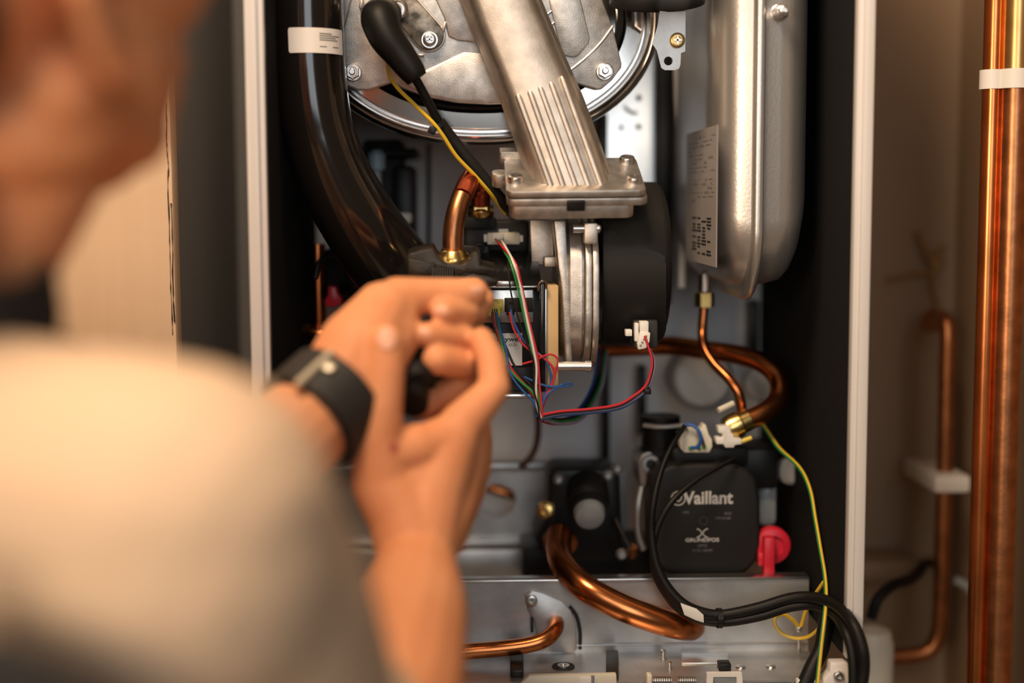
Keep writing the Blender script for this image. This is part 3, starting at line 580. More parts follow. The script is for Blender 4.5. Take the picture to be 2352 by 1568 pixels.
# ================================================================== expansion vessel
ev = thing('expansion_vessel', 'tall flat silver expansion vessel with welded seam', 'tank', P(1740, 700, 1.08))
xs = P(1748, 300, 1.07).x; z0 = P(1740, 692, 1.07).z; z1 = 1.86
def vloop(x, ins, R=.055, Y0=1.075, Y1=1.33):
    zi = ins * 1.7
    return [Vector((x, a, b)) for a, b in rr(Y1 - Y0 - 2 * ins, z1 - z0 - 2 * zi, max(R - ins * .6, .02), 10, (Y0 + Y1) / 2, (z0 + z1) / 2)]
def shell(s, prof):
    return MB().loft([vloop(xs + s * a, b) for a, b in prof]).build('shell_half', 'tank', ev, ang=50)
shell(-1, [(0, .004), (.005, .0052), (.012, .0062), (.018, .0085), (.023, .0125), (.0275, .0185), (.031, .027), (.033, .037), (.0335, .05)])
shell(1, [(0, .004), (.005, .0052), (.016, .006), (.026, .0075), (.032, .011), (.037, .017), (.041, .026), (.0435, .038), (.044, .055)])
MB().loft([vloop(xs - .0048, .0065), vloop(xs - .0046, .0035), vloop(xs - .0038, -.0004), vloop(xs - .002, -.0018), vloop(xs + .002, -.0018), vloop(xs + .0038, -.0004), vloop(xs + .0046, .0035), vloop(xs + .0048, .0065)], False).build('seam_ring', 'tank', ev, ang=60)
MB().lathe(P(1789, 30, 1.082), (0, -1, 0), [(-.004, S(21, 1.08)), (.002, S(20, 1.08)), (.0025, S(17, 1.08)), (.008, S(13, 1.07)), (.013, S(13, 1.07)), (.0135, S(10, 1.07)), (.020, S(10, 1.06)), (.0205, S(6, 1.06)), (.0195, S(5, 1.06))], 24).build('air_valve', 'satin', ev)
xf = xs - .0335 - .0004
ya, yb_ = yfor(xf, 1647, 450), yfor(xf, 1577, 450)
zl0, zl1 = P(1610, 604, (ya + yb_) / 2).z, P(1610, 298, (ya + yb_) / 2).z
vl = MB().box((xf, (ya + yb_) / 2, (zl0 + zl1) / 2), (.0006, yb_ - ya, zl1 - zl0)).build('vessel_label', 'label_shade', ev)
for i in range(16):
    q = .06 + .5 * i / 16; u_ = .1
    while u_ < .85:
        ln = random.uniform(.04, .16)
        if random.random() < (.75 if i % 3 else .3): MB().box((xf - .0004, lerp(yb_, ya, min(u_ + ln / 2, .9)), lerp(zl1, zl0, q)), (.0002, (yb_ - ya) * ln, random.choice((.0008, .0008, .0016)))).build('print_line', 'inkgrey', vl)
        u_ += ln + .05
for i in range(12):
    for j in range(4):
        if random.random() < .7: MB().box((xf - .0004, lerp(yb_, ya, .3 + .16 * j), lerp(zl1, zl0, .66 + .024 * i)), (.0002, (yb_ - ya) * random.uniform(.08, .15), .0014)).build('print_block', 'ink', vl)
vt = thing('vessel_connector', 'brass nut and thin copper tube below the silver vessel', 'pipe', P(1613, 705, 1.22))
MB().lathe(P(1618, 704, 1.22), (0, 0, 1), [(0, .0085), (.012, .0085), (.013, .007)], 6).build('hex_nut', 'brass', vt); MB().lathe(P(1618, 672, 1.22), (0, 0, 1), [(0, .006), (.016, .006)], 14).build('spigot', 'satin', vt)
MB().tube(spl(Q([(1617, 700, 1.22), (1613, 760, 1.215), (1618, 800, 1.205), (1640, 836, 1.195), (1672, 868, 1.185), (1694, 898, 1.18), (1703, 935, 1.18), (1704, 985, 1.18)])), S(11.5, 1.2), 14).build('thin_tube', 'copper', vt)

# ================================================================== pump area pipes
pr = thing('return_pipe', 'large copper pipe looping back into a brass collar above the pump', 'pipe', P(1700, 970, 1.16))
MB().tube(spl(Q([(1380, 800, 1.27), (1470, 796, 1.26), (1540, 794, 1.25), (1620, 804, 1.23), (1700, 816, 1.21), (1758, 838, 1.195), (1788, 874, 1.185), (1786, 916, 1.175), (1756, 946, 1.165), (1712, 968, 1.16)])), S(23, 1.2), 24).build('copper_tube', 'copper', pr)
ax = (P(1712, 966, 1.16) - P(1670, 985, 1.158)).normalized()
MB().lathe(P(1668, 986, 1.158), ax, [(0, S(28, 1.16)), (.004, S(31, 1.16)), (.012, S(31, 1.16)), (.0135, S(27, 1.16)), (.021, S(26, 1.16)), (.022, S(22, 1.16))], 28).build('brass_collar', 'brass', pr)
gc = thing('strainer_cap', 'round translucent grey plastic cap blurred behind the copper loop', 'cap', P(1620, 950, 1.28))
MB().lathe(P(1612, 868, 1.28), (0, -1, .0), [(-.03, .026), (0, .027), (.006, .026), (.009, .023), (.0095, .001)], 36).build('cap_dome', 'greyw', gc)
MB().lathe(P(1612, 868, 1.285), (0, -1, 0), [(-.03, .030), (-.004, .030), (0, .028)], 36).build('cap_rim', 'greyp', gc)
tag(MB().lathe(P(1745, 880, 1.29), (0, -1, .1), [(0, .016), (.01, .015), (.012, .001)], 28).build('cap_plug', 'greyw'), 'small pale plug inside the copper loop above the pump', 'plug')

pm = thing('circulation_pump', 'black square circulation pump with white maker lettering', 'pump', P(1620, 1325, 1.15))
YP = 1.148
oct_ = [(1540, 1068), (1610, 1064), (1690, 1068), (1716, 1078), (1738, 1100), (1746, 1150), (1748, 1250), (1738, 1290), (1714, 1316), (1690, 1322), (1550, 1322), (1526, 1314), (1502, 1286), (1496, 1240), (1496, 1150), (1503, 1104), (1518, 1080)]
MB().prism(Q(oct_, YP), (0, .05, 0)).build('motor_cover', 'blkm', pm, .004, 3)
ct = P(1615, 1195, YP); R0 = .02
text('maker_name', 'Vaillant', P(1627, 1144, YP - .0003), .0148, 'print', pm, sx=.92, bold=.0004)
em = MB()
cE = P(1558, 1144, YP - .0003)
em.lathe(cE, (0, -1, 0), [(0, .0062), (.0002, .0062), (.0002, .0052), (0, .0052)], 28, cap=False).build('emblem_ring', 'print', pm)
MB().tube(spl([cE + Vector((-.0024, -.0001, .0028)), cE + Vector((-.0024, -.0001, -.0004)), cE + Vector((0, -.0001, -.0026)), cE + Vector((.0024, -.0001, -.0004)), cE + Vector((.0024, -.0001, .0028))]), .0006, 6).build('emblem_figure', 'print', pm)
text('print', 'GRUNDFOS', P(1613, 1240, YP - .0003), .0042, 'print', pm, sx=1.25, bold=.0001)
text('print', 'UPM3', P(1613, 1253, YP - .0003), .0032, 'printdim', pm); text('print', '15-75 130MM', P(1613, 1264, YP - .0003), .0030, 'printdim', pm); text('print', '0020', P(1672, 1179, YP - .0003), .003, 'printdim', pm); text('print', '1 PV1018B', P(1660, 1190, YP - .0003), .003, 'printdim', pm); text('print', 'VPM', P(1575, 1177, YP - .0003), .003, 'printdim', pm)
for s in (1, -1):
    MB().tube(spl([P(1613, 1224, YP) + Vector((s * .0042 * t, -.0002, .0036 * math.sin(t * 1.5))) for t in (-1.1, -.7, -.3, 0, .3, .7, 1.1)]), .0005, 6).build('propeller_mark', 'print', pm)
MB().lathe(P(1616, 1196, YP), (0, -1, 0), [(-.003, .004), (.0002, .004), (.0002, .0025), (-.003, .0024)], 20).build('centre_plug', 'ink', pm)
pv = thing('pump_volute', 'grey cast pump body with lugs behind the black motor', 'pump', P(1500, 1110, 1.19))
MB().prism(Q([(1468, 1116), (1466, 1060), (1474, 1042), (1494, 1036), (1512, 1042), (1530, 1038), (1560, 1046), (1700, 1052), (1708, 1110), (1700, 1130), (1500, 1130)], 1.195), (0, .05, 0)).build('flange', 'galv', pv, .003)
MB().lathe(P(1493, 1063, 1.195), (0, -1, 0), [(0, S(22, 1.19)), (.006, S(20, 1.19)), (.006, S(12, 1.19)), (-.001, S(12, 1.19))], 20).build('lug_ring', 'galv', pv); MB().lathe(P(1493, 1063, 1.193), (0, -1, 0), [(0, S(11, 1.19)), (.003, S(11, 1.19))], 16).build('lug_bore', 'ink', pv)
MB().lathe(P(1514, 1038, 1.21), (0, 0, 1), [(-.02, .017), (.004, .017), (.006, .0155), (.02, .0155), (.02, .018), (.032, .018)], 28).build('inlet_socket', 'blk', pv)
MB().tube(spl(Q([(1478, 976, 1.185), (1520, 980, 1.18), (1568, 977, 1.18)])), .002, 10).build('spring_clip', 'galv', pv)
rbox('terminal_box', 1545, 1026, 1720, 1074, 1.165, 1.2, 'blk', pv, .003); rbox('outlet_block', 1698, 1030, 1790, 1125, 1.19, 1.25, 'blk', pv, .004); rbox('outlet_tube', 1742, 1105, 1788, 1210, 1.2, 1.23, 'greyp', pv, .006)
MB().tube(spl(Q([(1473, 1118, 1.195), (1466, 1160, 1.19), (1466, 1220, 1.19), (1478, 1262, 1.19)])), .003, 10).build('edge_rib', 'galv', pv)
pc = thing('pump_plug', 'cream rounded plug with blue and green wires on top of pump', 'plug', P(1600, 1040, 1.15))
MB().prism(Q([(1572, 1040), (1562, 1030), (1562, 1014), (1568, 1004), (1578, 998), (1582, 990), (1576, 980), (1588, 974), (1596, 984), (1612, 984), (1612, 976), (1622, 974), (1628, 996), (1636, 1010), (1637, 1026), (1630, 1040)], 1.15), (0, .014, 0)).build('plug_body', 'cream', pc, .002)
wire('wire', Q([(1572, 976, 1.146), (1590, 976, 1.144), (1604, 988, 1.142), (1610, 1008, 1.142), (1602, 1026, 1.144), (1588, 1028, 1.147)]), S(4.5, 1.145), 'wblue', pc); wire('wire', Q([(1598, 978, 1.146), (1608, 992, 1.144), (1618, 1024, 1.146)]), S(3, 1.145), 'wbrown', pc)
for a, b in ((1586, 1030), (1606, 1030), (1618, 1027)): rbox('terminal', a - 4, b - 4, a + 4, b + 4, 1.147, 1.152, 'wgreen', pc, .0005)
tc_ = thing('tee_plug', 'white T-shaped plug with yellow pin beside the cream pump plug', 'plug', P(1675, 1030, 1.145))
MB().prism(Q([(1645, 1006), (1660, 1004), (1660, 996), (1650, 994), (1650, 980), (1676, 978), (1680, 996), (1684, 996), (1686, 1006), (1704, 1008), (1704, 1020), (1688, 1022), (1686, 1028), (1666, 1028), (1662, 1020), (1646, 1020)], 1.143), (0, .012, 0)).build('plug_body', 'whitep', tc_, .0012)
MB().tube(Q([(1700, 1015, 1.147), (1726, 1005, 1.147)]), S(5.5, 1.14), 12).build('yellow_pin', 'yellow', tc_)
tag(MB().tube(Q([(1650, 942, 1.15), (1684, 926, 1.155)]), S(7, 1.15), 12).build('clip_pin', 'cream'), 'cream pin sticking out just above the brass collar', 'clip')
rl = thing('red_lever', 'bright red shut-off lever hanging right of the pump', 'handle', P(1768, 1340, 1.14))
MB().lathe(P(1770, 1248, 1.16), (0, -1, 0), [(0, S(44, 1.15)), (.008, S(44, 1.15)), (.01, S(40, 1.15)), (.011, S(26, 1.15)), (.009, S(24, 1.15))], 32).build('lever_hub', 'red', rl); rbox('lever_arm', 1755, 1235, 1781, 1340, 1.138, 1.15, 'red', rl, .0015)
rbox('lever_web', 1742, 1270, 1757, 1300, 1.145, 1.155, 'red', rl, .001)
tag(MB().lathe(P(1818, 1082, 1.21), (.3, -1, .1), [(-.006, .0115), (0, .0115), (.001, .009), (.003, .009), (.0032, .001)], 24).build('pressure_gauge_cap', 'greyw'), 'pale round sensor cap at the right side above the red lever', 'cap')
tag(MB().tube(Q([(1840, 1058, 1.2), (1856, 1082, 1.2)]), S(6, 1.2), 10).build('retaining_pin', 'greyp'), 'small grey pin beside the round sensor cap', 'clip')

# diverter valve
dv = thing('diverter_valve', 'black diverter valve with a grey translucent cap left of pump', 'valve', P(1340, 1280, 1.2))
MB().prism(Q([(1262, 1090), (1275, 1078), (1405, 1078), (1424, 1090), (1430, 1260), (1400, 1290), (1270, 1285), (1226, 1240), (1262, 1190)], 1.205), (0, .06, 0)).build('valve_body', 'blk', dv, .004)
for x, y in ((1283, 1100), (1396, 1091), (1417, 1075)): MB().lathe(P(x, y, 1.205), (0, -1, 0), [(0, S(14, 1.2)), (.003, S(13, 1.2)), (.005, S(6, 1.2))], 16).build('screw_head', 'galv', dv)
MB().lathe(P(1352, 1150, 1.19), (0, -.8, -.35), [(-.02, .018), (.0, .018), (.004, .0165), (.006, .0145), (.012, .0145)], 32).build('cap_ring', 'blkm', dv)
MB().lathe(P(1354, 1180, 1.178), (0, -.8, -.35), [(-.014, .013), (.0, .0135), (.005, .012), (.0065, .009), (.007, .001)], 32).build('cap_lens', 'greyp', dv)
MB().tube(spl(Q([(1306, 1152, 1.19), (1320, 1128, 1.185), (1346, 1116, 1.183), (1374, 1122, 1.185)])), .0022, 10).build('cap_ridge', 'blkm', dv)
MB().tube(Q([(1414, 1190, 1.19), (1430, 1225, 1.185), (1448, 1258, 1.182)]), .0018, 10).build('push_rod', 'grip', dv); MB().lathe(P(1452, 1272, 1.185), (0, -.5, 1), [(-.004, .002), (.0, .0045), (.008, .004)], 14).build('rod_end', 'copperdk', dv); MB().lathe(P(1428, 1272, 1.19), (0, -1, 0), [(0, .005), (.004, .003)], 14).build('screw_head', 'galv', dv)
ts = thing('brass_screw_plug', 'small brass bleed screw left of the black diverter valve', 'fitting', P(1254, 1195, 1.19))
MB().lathe(P(1254, 1170, 1.205), (-.15, -1, .1), [(-.03, .007), (.0, .0085), (.004, .0085), (.005, .0065), (.009, .0065), (.0095, .0035), (.007, .003)], 6).build('hex_head', 'brass', ts); MB().lathe(P(1246, 1160, 1.195), (-.15, -1, .1), [(0, .0035), (.004, .003)], 12).build('stem', 'brass', ts)

# galvanised crossbar + panels
cb = thing('crossbar', 'galvanised crossbar with a round cut-out behind the right hand', 'bracket', P(1130, 1250, 1.29))
plate('bar_face', Q([(700, 1088), (1440, 1080), (1440, 1236), (700, 1246)], 1.29), [[P(1145 + 40 * math.cos(t), 1150 + (42 if math.sin(t) < 0 else 38) * math.sin(t), 1.29) for t in [i * math.pi / 12 for i in range(24)]]], .0016, 'galv', cb)
rbox('top_lip', 700, 1062, 1270, 1086, 1.275, 1.292, 'galv', cb, .003); rbox('bottom_lip', 700, 1240, 1230, 1256, 1.28, 1.292, 'galv', cb, .002)
tag(MB().tube(spl(Q([(1080, 1105, 1.33), (1130, 1122, 1.325), (1180, 1136, 1.325), (1260, 1150, 1.33)])), S(12, 1.32), 14).build('hidden_copper_pipe', 'copper'), 'orange copper pipe glimpsed through the crossbar cut-out', 'pipe')
tag(rbox('rear_shelf', 700, 1262, 1210, 1345, 1.27, 1.34, 'galv', None, .002), 'dull galvanised panel below the crossbar', 'panel')
tag(wire('capillary_tube', Q([(1232, 930, 1.28), (1236, 980, 1.28), (1232, 1020, 1.28), (1218, 1050, 1.275), (1196, 1072, 1.27)]), S(8, 1.27), 'wbrown', None, n=8), 'thin brown capillary tube curving down behind the wires', 'tube')
rbx = rbox('dark_gearbox', 1200, 1255, 1500, 1345, 1.23, 1.3, 'blk', None, .003); tag(rbx, 'black housing in the shadow under the diverter valve', 'housing')

# lower flow pipe
fp2 = thing('flow_pipe', 'large bent copper pipe running from valve down to the tray', 'pipe', P(1560, 1440, 1.12))
MB().tube(spl(Q([(1286, 1225, 1.185), (1284, 1262, 1.165), (1296, 1300, 1.137), (1340, 1346, 1.112), (1410, 1386, 1.103), (1480, 1414, 1.10), (1545, 1434, 1.104), (1582, 1440, 1.118), (1590, 1438, 1.137)])), S(31, 1.14), 28).build('copper_tube', 'copper', fp2)
MB().lathe(P(1287, 1242, 1.19), (P(1286, 1262, 1.182) - P(1287, 1232, 1.196)).normalized(), [(-.006, S(33, 1.18)), (-.002, S(41, 1.18)), (.003, S(41, 1.18)), (.005, S(33, 1.18))], 28).build('flared_collar', 'copperdk', fp2)

# tray
YT = 1.128
tr = thing('tray_panel', 'galvanised sheet metal tray front across the boiler bottom', 'panel', P(1400, 1490, YT))
xt0, xt1 = xli + .002, xri - .006
zt0, ztp = P(1400, 1482, YT).z, P(1400, 1331, YT).z
plate('tray_face', [Vector((xt0, YT, zt0)), Vector((xt1, YT, zt0)), Vector((xt1, YT, ztp)), Vector((xt0, YT, ztp))], [circ(1585, 1438, 30, YT)], .0016, 'galv', tr)
MB().box(((xt0 + xt1) / 2, YT + .006, ztp), (xt1 - xt0, .015, .0022)).build('top_lip', 'satin', tr, .0008)
MB().box(((xt0 + xt1) / 2, YT - .001, zt0 + .001), (xt1 - xt0, .003, .0015)).build('fold_line', 'galv', tr, .0006)
zs = zt0 - .006
MB().box(((xt0 + xt1) / 2, YT - .035, zs), (xt1 - xt0, .078, .0016)).build('shelf', 'galv', tr)
MB().box(((xt0 + xt1) / 2, YT - .073, zs - .006), (xt1 - xt0, .0016, .013)).build('shelf_front', 'satin', tr, .0005)
MB().box(((xt0 + xt1) / 2, YT - .0005, zt0 - .003), (xt1 - xt0, .0016, .008)).build('tray_skirt', 'galv', tr)
def SH(px, py, h=0):
    d = P(px, py, 1.0) - CAM; return CAM + d * ((zs + .0009 + h - CAM.z) / d.z)
pf = thing('pipe_flange', 'oval grey pipe plate with one screw on the tray front', 'fitting', P(1270, 1500, YT))
MB().prism(Q([(1206, 1366), (1222, 1356), (1248, 1362), (1290, 1380), (1312, 1402), (1324, 1440), (1326, 1490), (1316, 1500), (1236, 1496), (1228, 1430), (1212, 1400)], YT - .003), (0, .003, 0)).build('plate', 'galv', pf, .001)
screw('screw', P(1221, 1378, YT - .003), (0, -1, 0), S(14, 1.12), .004, 'satin', pf); MB().tube(spl(Q([(1308, 1392), (1324, 1415), (1332, 1450), (1332, 1490)], YT - .001)), .0016, 8).build('slot_edge', 'ink', pf); rbox('slot_edge', 1219, 1418, 1226, 1452, YT - .004, YT - .002, 'ink', pf, 0)
cp3 = tag(MB().tube(spl(Q([(1278, 1430, YT + .004), (1278, 1432, YT - .008), (1274, 1446, YT - .02), (1255, 1466, YT - .028), (1215, 1480, YT - .031), (1150, 1489, YT - .032), (1090, 1494, YT - .032), (1000, 1502, YT - .032)])), S(19, 1.1), 24).build('drain_pipe', 'copper'), 'copper pipe leaving the oval plate and running left along the tray', 'pipe')

# items on the shelf
def barx(px0, px1, py0, py1, m, h, name, label, cat):
    a, b, c, d = SH(px0, py1), SH(px1, py1), SH(px1, py0), SH(px0, py0)
    return tag(MB().prism([a, b, c, d], (0, 0, h)).build(name, m, None, .0008), label, cat)
barx(1172, 1202, 1507, 1556, 'grip', .006, 'slot_bar', 'short dark ridged bar on the shelf below the drain pipe', 'bar')
barx(1392, 1420, 1506, 1562, 'grip', .005, 'slot_bar', 'slanted dark bar on the shelf left of the copper reflection', 'bar')
gr = thing('shelf_grommet', 'round hole with screw sunk in the tray shelf', 'grommet', SH(1294, 1531))
MB().lathe(SH(1294, 1531), (0, 0, 1), [(0, S(27, 1.1)), (.0012, S(26, 1.1)), (.0012, S(20, 1.1)), (.0002, S(19, 1.1))], 28).build('ring', 'ink', gr); MB().lathe(SH(1294, 1532), (0, 0, 1), [(0, S(16, 1.1)), (.002, S(15, 1.1)), (.002, S(7, 1.1)), (.001, S(6, 1.1))], 20).build('screw_head', 'satin', gr)
barx(1566, 1672, 1500, 1524, 'bright', .0008, 'bright_tab', 'bright flat metal tab lying on the shelf', 'plate')
for x, y, l in ((1701, 1532, 'left of two small rivets on the shelf, near the white clip'), (1770, 1531, 'right of two small rivets on the shelf, near the white clip')):
    tag(MB().lathe(SH(x, y), (0, 0, 1), [(0, S(12, 1.1)), (.0012, S(11, 1.1)), (.0018, S(5, 1.1))], 18).build('rivet', 'satin'), l, 'rivet', 'shelf rivets')
tag(MB().lathe(SH(1523, 1512), (0, 0, 1), [(0, .0028), (.001, .0028), (.0012, .0016), (.005, .0018), (.0052, .0024), (.007, .0022), (.0075, .001)], 14).build('standoff_screw', 'satin'), 'small upright screw standing on the shelf near the copper reflection', 'screw')
tag(MB().lathe(SH(1538, 1536), (0, 0, 1), [(0, .0022), (.001, .0022), (.0012, .0014), (.004, .0015), (.0055, .0018), (.006, .001)], 14).build('standoff_screw', 'satin'), 'second small upright screw, closer to the front edge of shelf', 'screw')
YS = YT - .075
ws = thing('terminal_cover', 'beige plastic terminal cover along the bottom front edge', 'cover', P(1300, 1575, YS))
MB().prism(Q([(1180, 1590), (1200, 1566), (1216, 1552), (1416, 1548), (1418, 1590)], YS - .004), (0, .006, 0)).build('cover_body', 'cream', ws, .001); rbox('cover_slot', 1330, 1556, 1370, 1590, YS - .0055, YS - .003, 'whitep', ws, .0006); rbox('cover_groove', 1358, 1552, 1366, 1590, YS - .006, YS - .004, 'inkgrey', ws, .0003)
for x0, x1, l in ((1499, 1541, 'left metal spring roller at the bottom front edge'), (1557, 1597, 'right metal spring roller at the bottom front edge')):
    rt_ = thing('spring_roller', l, 'spring', P(x0, 1570, YS), 'spring rollers')
    MB().tube([P(x0, 1562, YS - .004), P(x1, 1562, YS - .004)], S(9, 1.05), 16).build('core', 'satin', rt_)
    for i in range(8): MB().lathe(P(lerp(x0, x1, (i + .5) / 8), 1562, YS - .004), (1, 0, 0), [(-.0005, S(9, 1.05)), (0, S(10.2, 1.05)), (.0005, S(9, 1.05))], 16).build('coil', 'satin', rt_)
tag(rbox('roller_holder', 1486, 1550, 1498, 1590, YS - .008, YS, 'cream', None, .0008), 'cream end block left of the spring rollers', 'holder')
wc = thing('white_cable_clip', 'white square plastic cable clip at the shelf front edge', 'clip', P(1665, 1570, YS))
plate('clip_frame', Q([(1622, 1590), (1624, 1546), (1704, 1545), (1708, 1590)], YS - .006), [Q([(1638, 1580), (1638, 1554), (1692, 1554), (1693, 1580)], YS - .006)], .004, 'whitep', wc); rbox('clip_window', 1640, 1556, 1692, 1582, YS - .002, YS, 'greyp', wc, .0005)
tag(rbox('latch_block', 1652, 1524, 1680, 1544, YS - .001, YS + .01, 'blk', None, .001), 'small dark latch block behind the white cable clip', 'latch')
wb = thing('corner_bracket', 'white corner bracket with a star screw at lower right frame', 'bracket', P(1930, 1568, 1.045))
MB().prism(Q([(1908, 1522), (1962, 1521), (1963, 1600), (1890, 1600), (1892, 1560), (1906, 1545)], 1.04), (0, .012, 0)).build('bracket_body', 'white', wb, .0015); screw('star_screw', P(1925, 1551, 1.04), (0, -1, 0), S(13, 1.04), .004, 'satin', wb)
rbox('bracket_rail', 1830, 1560, 1900, 1600, 1.046, 1.052, 'white', wb, .001)

# ================================================================== cables and earth wires
ca = thing('pump_cable', 'black pump cables looping down and out over the right frame', 'cable', P(1660, 1420, 1.09))
MB().tube(spl(Q([(1572, 978, 1.145), (1540, 1030, 1.13), (1516, 1090, 1.12), (1500, 1160, 1.112), (1496, 1220, 1.11), (1506, 1290, 1.105), (1530, 1344, 1.1), (1568, 1386, 1.095), (1610, 1406, 1.092), (1660, 1412, 1.09), (1740, 1396, 1.085), (1815, 1374, 1.08), (1870, 1372, 1.07), (1920, 1390, 1.05), (1958, 1430, 1.02), (1980, 1485, 1.01), (1984, 1540, 1.01), (1972, 1610, 1.01)]), 6), [S(lerp(5.5, 13.5, min(1, i / 45)), 1.08) for i in range(103)], 14).build('cable', 'rubber', ca)
MB().tube(spl(Q([(1690, 1052, 1.145), (1655, 1070, 1.135), (1600, 1102, 1.125), (1545, 1150, 1.115), (1512, 1205, 1.112), (1500, 1262, 1.11), (1506, 1316, 1.106), (1530, 1362, 1.102), (1562, 1398, 1.098), (1610, 1422, 1.094), (1665, 1428, 1.09), (1745, 1415, 1.085), (1815, 1394, 1.08), (1870, 1390, 1.072), (1912, 1408, 1.055), (1942, 1450, 1.025), (1958, 1510, 1.015), (1960, 1610, 1.012)]), 6), [S(lerp(5, 11.5, min(1, i / 45)), 1.08) for i in range(103)], 14).build('cable', 'rubber', ca)
q = MB().lathe(P(1652, 1419, 1.09), (1, 0, 0), [(-.002, S(24, 1.09)), (.002, S(24, 1.09)), (.002, S(21, 1.09)), (-.002, S(21, 1.09))], 20, cap=False).build('cable_tie', 'blk', ca)
MB().prism(Q([(1563, 1385), (1600, 1398), (1616, 1412), (1617, 1430), (1598, 1424), (1572, 1412)], 1.086), (0, .0015, 0)).build('cable_flag', 'whitep', ca, .0003)
tag(MB().tube(spl(Q([(1932, 1372, 1.075), (1908, 1400, 1.07), (1896, 1440, 1.066), (1886, 1490, 1.06), (1862, 1540, 1.052), (1836, 1600, 1.045)])), S(19, 1.06), 18).build('mains_cable', 'rubber'), 'thick black mains cable dropping to the lower right corner', 'cable')
tag(wire('earth_wire', Q([(1740, 960, 1.19), (1762, 990, 1.18), (1790, 1030, 1.165), (1836, 1074, 1.14), (1860, 1124, 1.12), (1872, 1190, 1.105), (1884, 1260, 1.09), (1894, 1320, 1.08), (1897, 1370, 1.066), (1893, 1420, 1.05), (1885, 1490, 1.045), (1874, 1600, 1.04)]), S(5, 1.09), ['wyel', 'wgrn2'], None, stripe=((1, 2, 3), 1)), 'long green-yellow earth wire hanging down along the right insulation', 'wire')
el = thing('earth_loop', 'yellow-green earth wire loop ending in a metal tab', 'wire', P(1837, 1460, 1.11))
wire('wire', Q([(1892, 1336, 1.08), (1872, 1366, 1.09), (1852, 1402, 1.1), (1840, 1440, 1.108)]), S(4.6, 1.09), ['wyel', 'wgrn2'], el, stripe=((0,), 1))
wire('wire', Q([(1837, 1444, 1.108), (1822, 1424, 1.104), (1800, 1411, 1.1), (1782, 1416, 1.098), (1780, 1434, 1.096), (1796, 1454, 1.094), (1826, 1465, 1.092), (1856, 1462, 1.088), (1878, 1446, 1.08), (1890, 1428, 1.07)]), S(4.6, 1.09), ['wyel', 'wgrn2'], el, stripe=((0, 1, 2), 1))
rbox('crimp', 1832, 1440, 1843, 1452, 1.104, 1.112, 'satin', el, .0006); rbox('spade_tab', 1833, 1466, 1841, 1500, 1.112, 1.114, 'satin', el, .0003)

# ================================================================== right-hand pipework
def vpipe(name, px, py, Y, r, z0, z1, m, parent, label=None):
    c = P(px, py, Y); return MB().tube([Vector((c.x, Y, z)) for z in (z0, lerp(z0, z1, .5), z1)], r, 28).build(name, m, parent)
tag(vpipe('copper_pipe', 2262, 780, 1.115, .0075, .0, 2.2, 'copper', None), 'narrower of two tall copper pipes at the right edge', 'pipe', 'tall copper pipes')
tp = thing('copper_pipe', 'wider of two tall copper pipes at the right edge', 'pipe', (P(2313, 780, 1.11).x, 1.11, 0), 'tall copper pipes')
zc = P(2300, 182, 1.11).z
vpipe('lower_tube', 2313, 780, 1.11, .0112, 0, zc, 'copperdk', tp); vpipe('upper_tube', 2313, 780, 1.11, .0112, zc, 2.2, 'goldpipe', tp)
ck = thing('pipe_clip', 'white plastic double clip holding the two tall copper pipes', 'clip', P(2300, 205, 1.1))
a1, a2 = P(2262, 780, 1.115), P(2313, 780, 1.11); h = S(44, 1.1)
for c, rr_, yy in ((a1, .0098, 1.115), (a2, .0138, 1.11)): MB().lathe((c.x, yy, zc - h / 2), (0, 0, 1), [(0, rr_), (h, rr_), (h, rr_ - .0022), (0, rr_ - .0022)], 32, cap=False).build('clip_ring', 'whitep', ck)
MB().box((a2.x + .012 + (xr - a2.x - .012) / 2, 1.113, zc), (xr - a2.x - .012, .012, h)).build('clip_arm', 'whitep', ck, .001)
rp = thing('rear_copper_pipe', 'thin dull copper pipe with elbow, blurred against the right wall', 'pipe', P(2170, 1300, 1.3))
MB().tube(spl(Q([(2150, 735, 1.38), (2160, 735, 1.33), (2172, 742, 1.305), (2177, 765, 1.30), (2175, 850, 1.30), (2172, 1000, 1.30), (2166, 1200, 1.30), (2160, 1400, 1.30), (2150, 1470, 1.30), (2120, 1500, 1.30), (2040, 1508, 1.30), (1960, 1512, 1.30)])), S(19, 1.3), 18).build('tube', 'copperdk', rp)
MB().lathe(P(2140, 735, 1.36), (.2, -1, 0), [(0, .011), (.02, .011), (.022, .009)], 20).build('elbow_collar', 'copperdk', rp)
tag(rbox('pipe_bracket', 2146, 1092, 2232, 1134, 1.275, 1.37, 'whitep', None, .004), 'white plastic bracket holding the blurred thin copper pipe', 'clip')
hp = thing('hemp_strands', 'frayed brown hemp strands stuck on the wall above the elbow', 'strands', P(2140, 640, 1.38))
for q in ([(2148, 620), (2120, 560), (2108, 530)], [(2148, 620), (2160, 590), (2172, 560)], [(2140, 625), (2090, 628), (2040, 642)], [(2146, 620), (2144, 660), (2154, 700), (2150, 730)], [(2140, 610), (2150, 590), (2132, 570)], [(2120, 560), (2140, 600), (2165, 615)]):
    MB().tube(spl([P(a, b, 1.385) for a, b in q]), S(5.5, 1.38), 7).build('strand', 'hemp', hp)
tag(MB().tube(spl(Q([(2000, 1420, 1.25), (2016, 1376, 1.25), (2050, 1344, 1.26), (2090, 1330, 1.28), (2112, 1312, 1.3), (2122, 1296, 1.33), (2140, 1292, 1.38)])), S(13, 1.26), 14).build('drain_hose', 'rubber'), 'black hose arching out behind the right frame edge', 'hose')
tag(MB().lathe(P(1998, 1600, 1.24), (0, 0, 1), [(0, .020), (.05, .020), (.062, .017), (.066, .008), (.067, .001)], 24).build('siphon_cap', 'cream'), 'dusty white plastic trap below the black hose', 'trap')
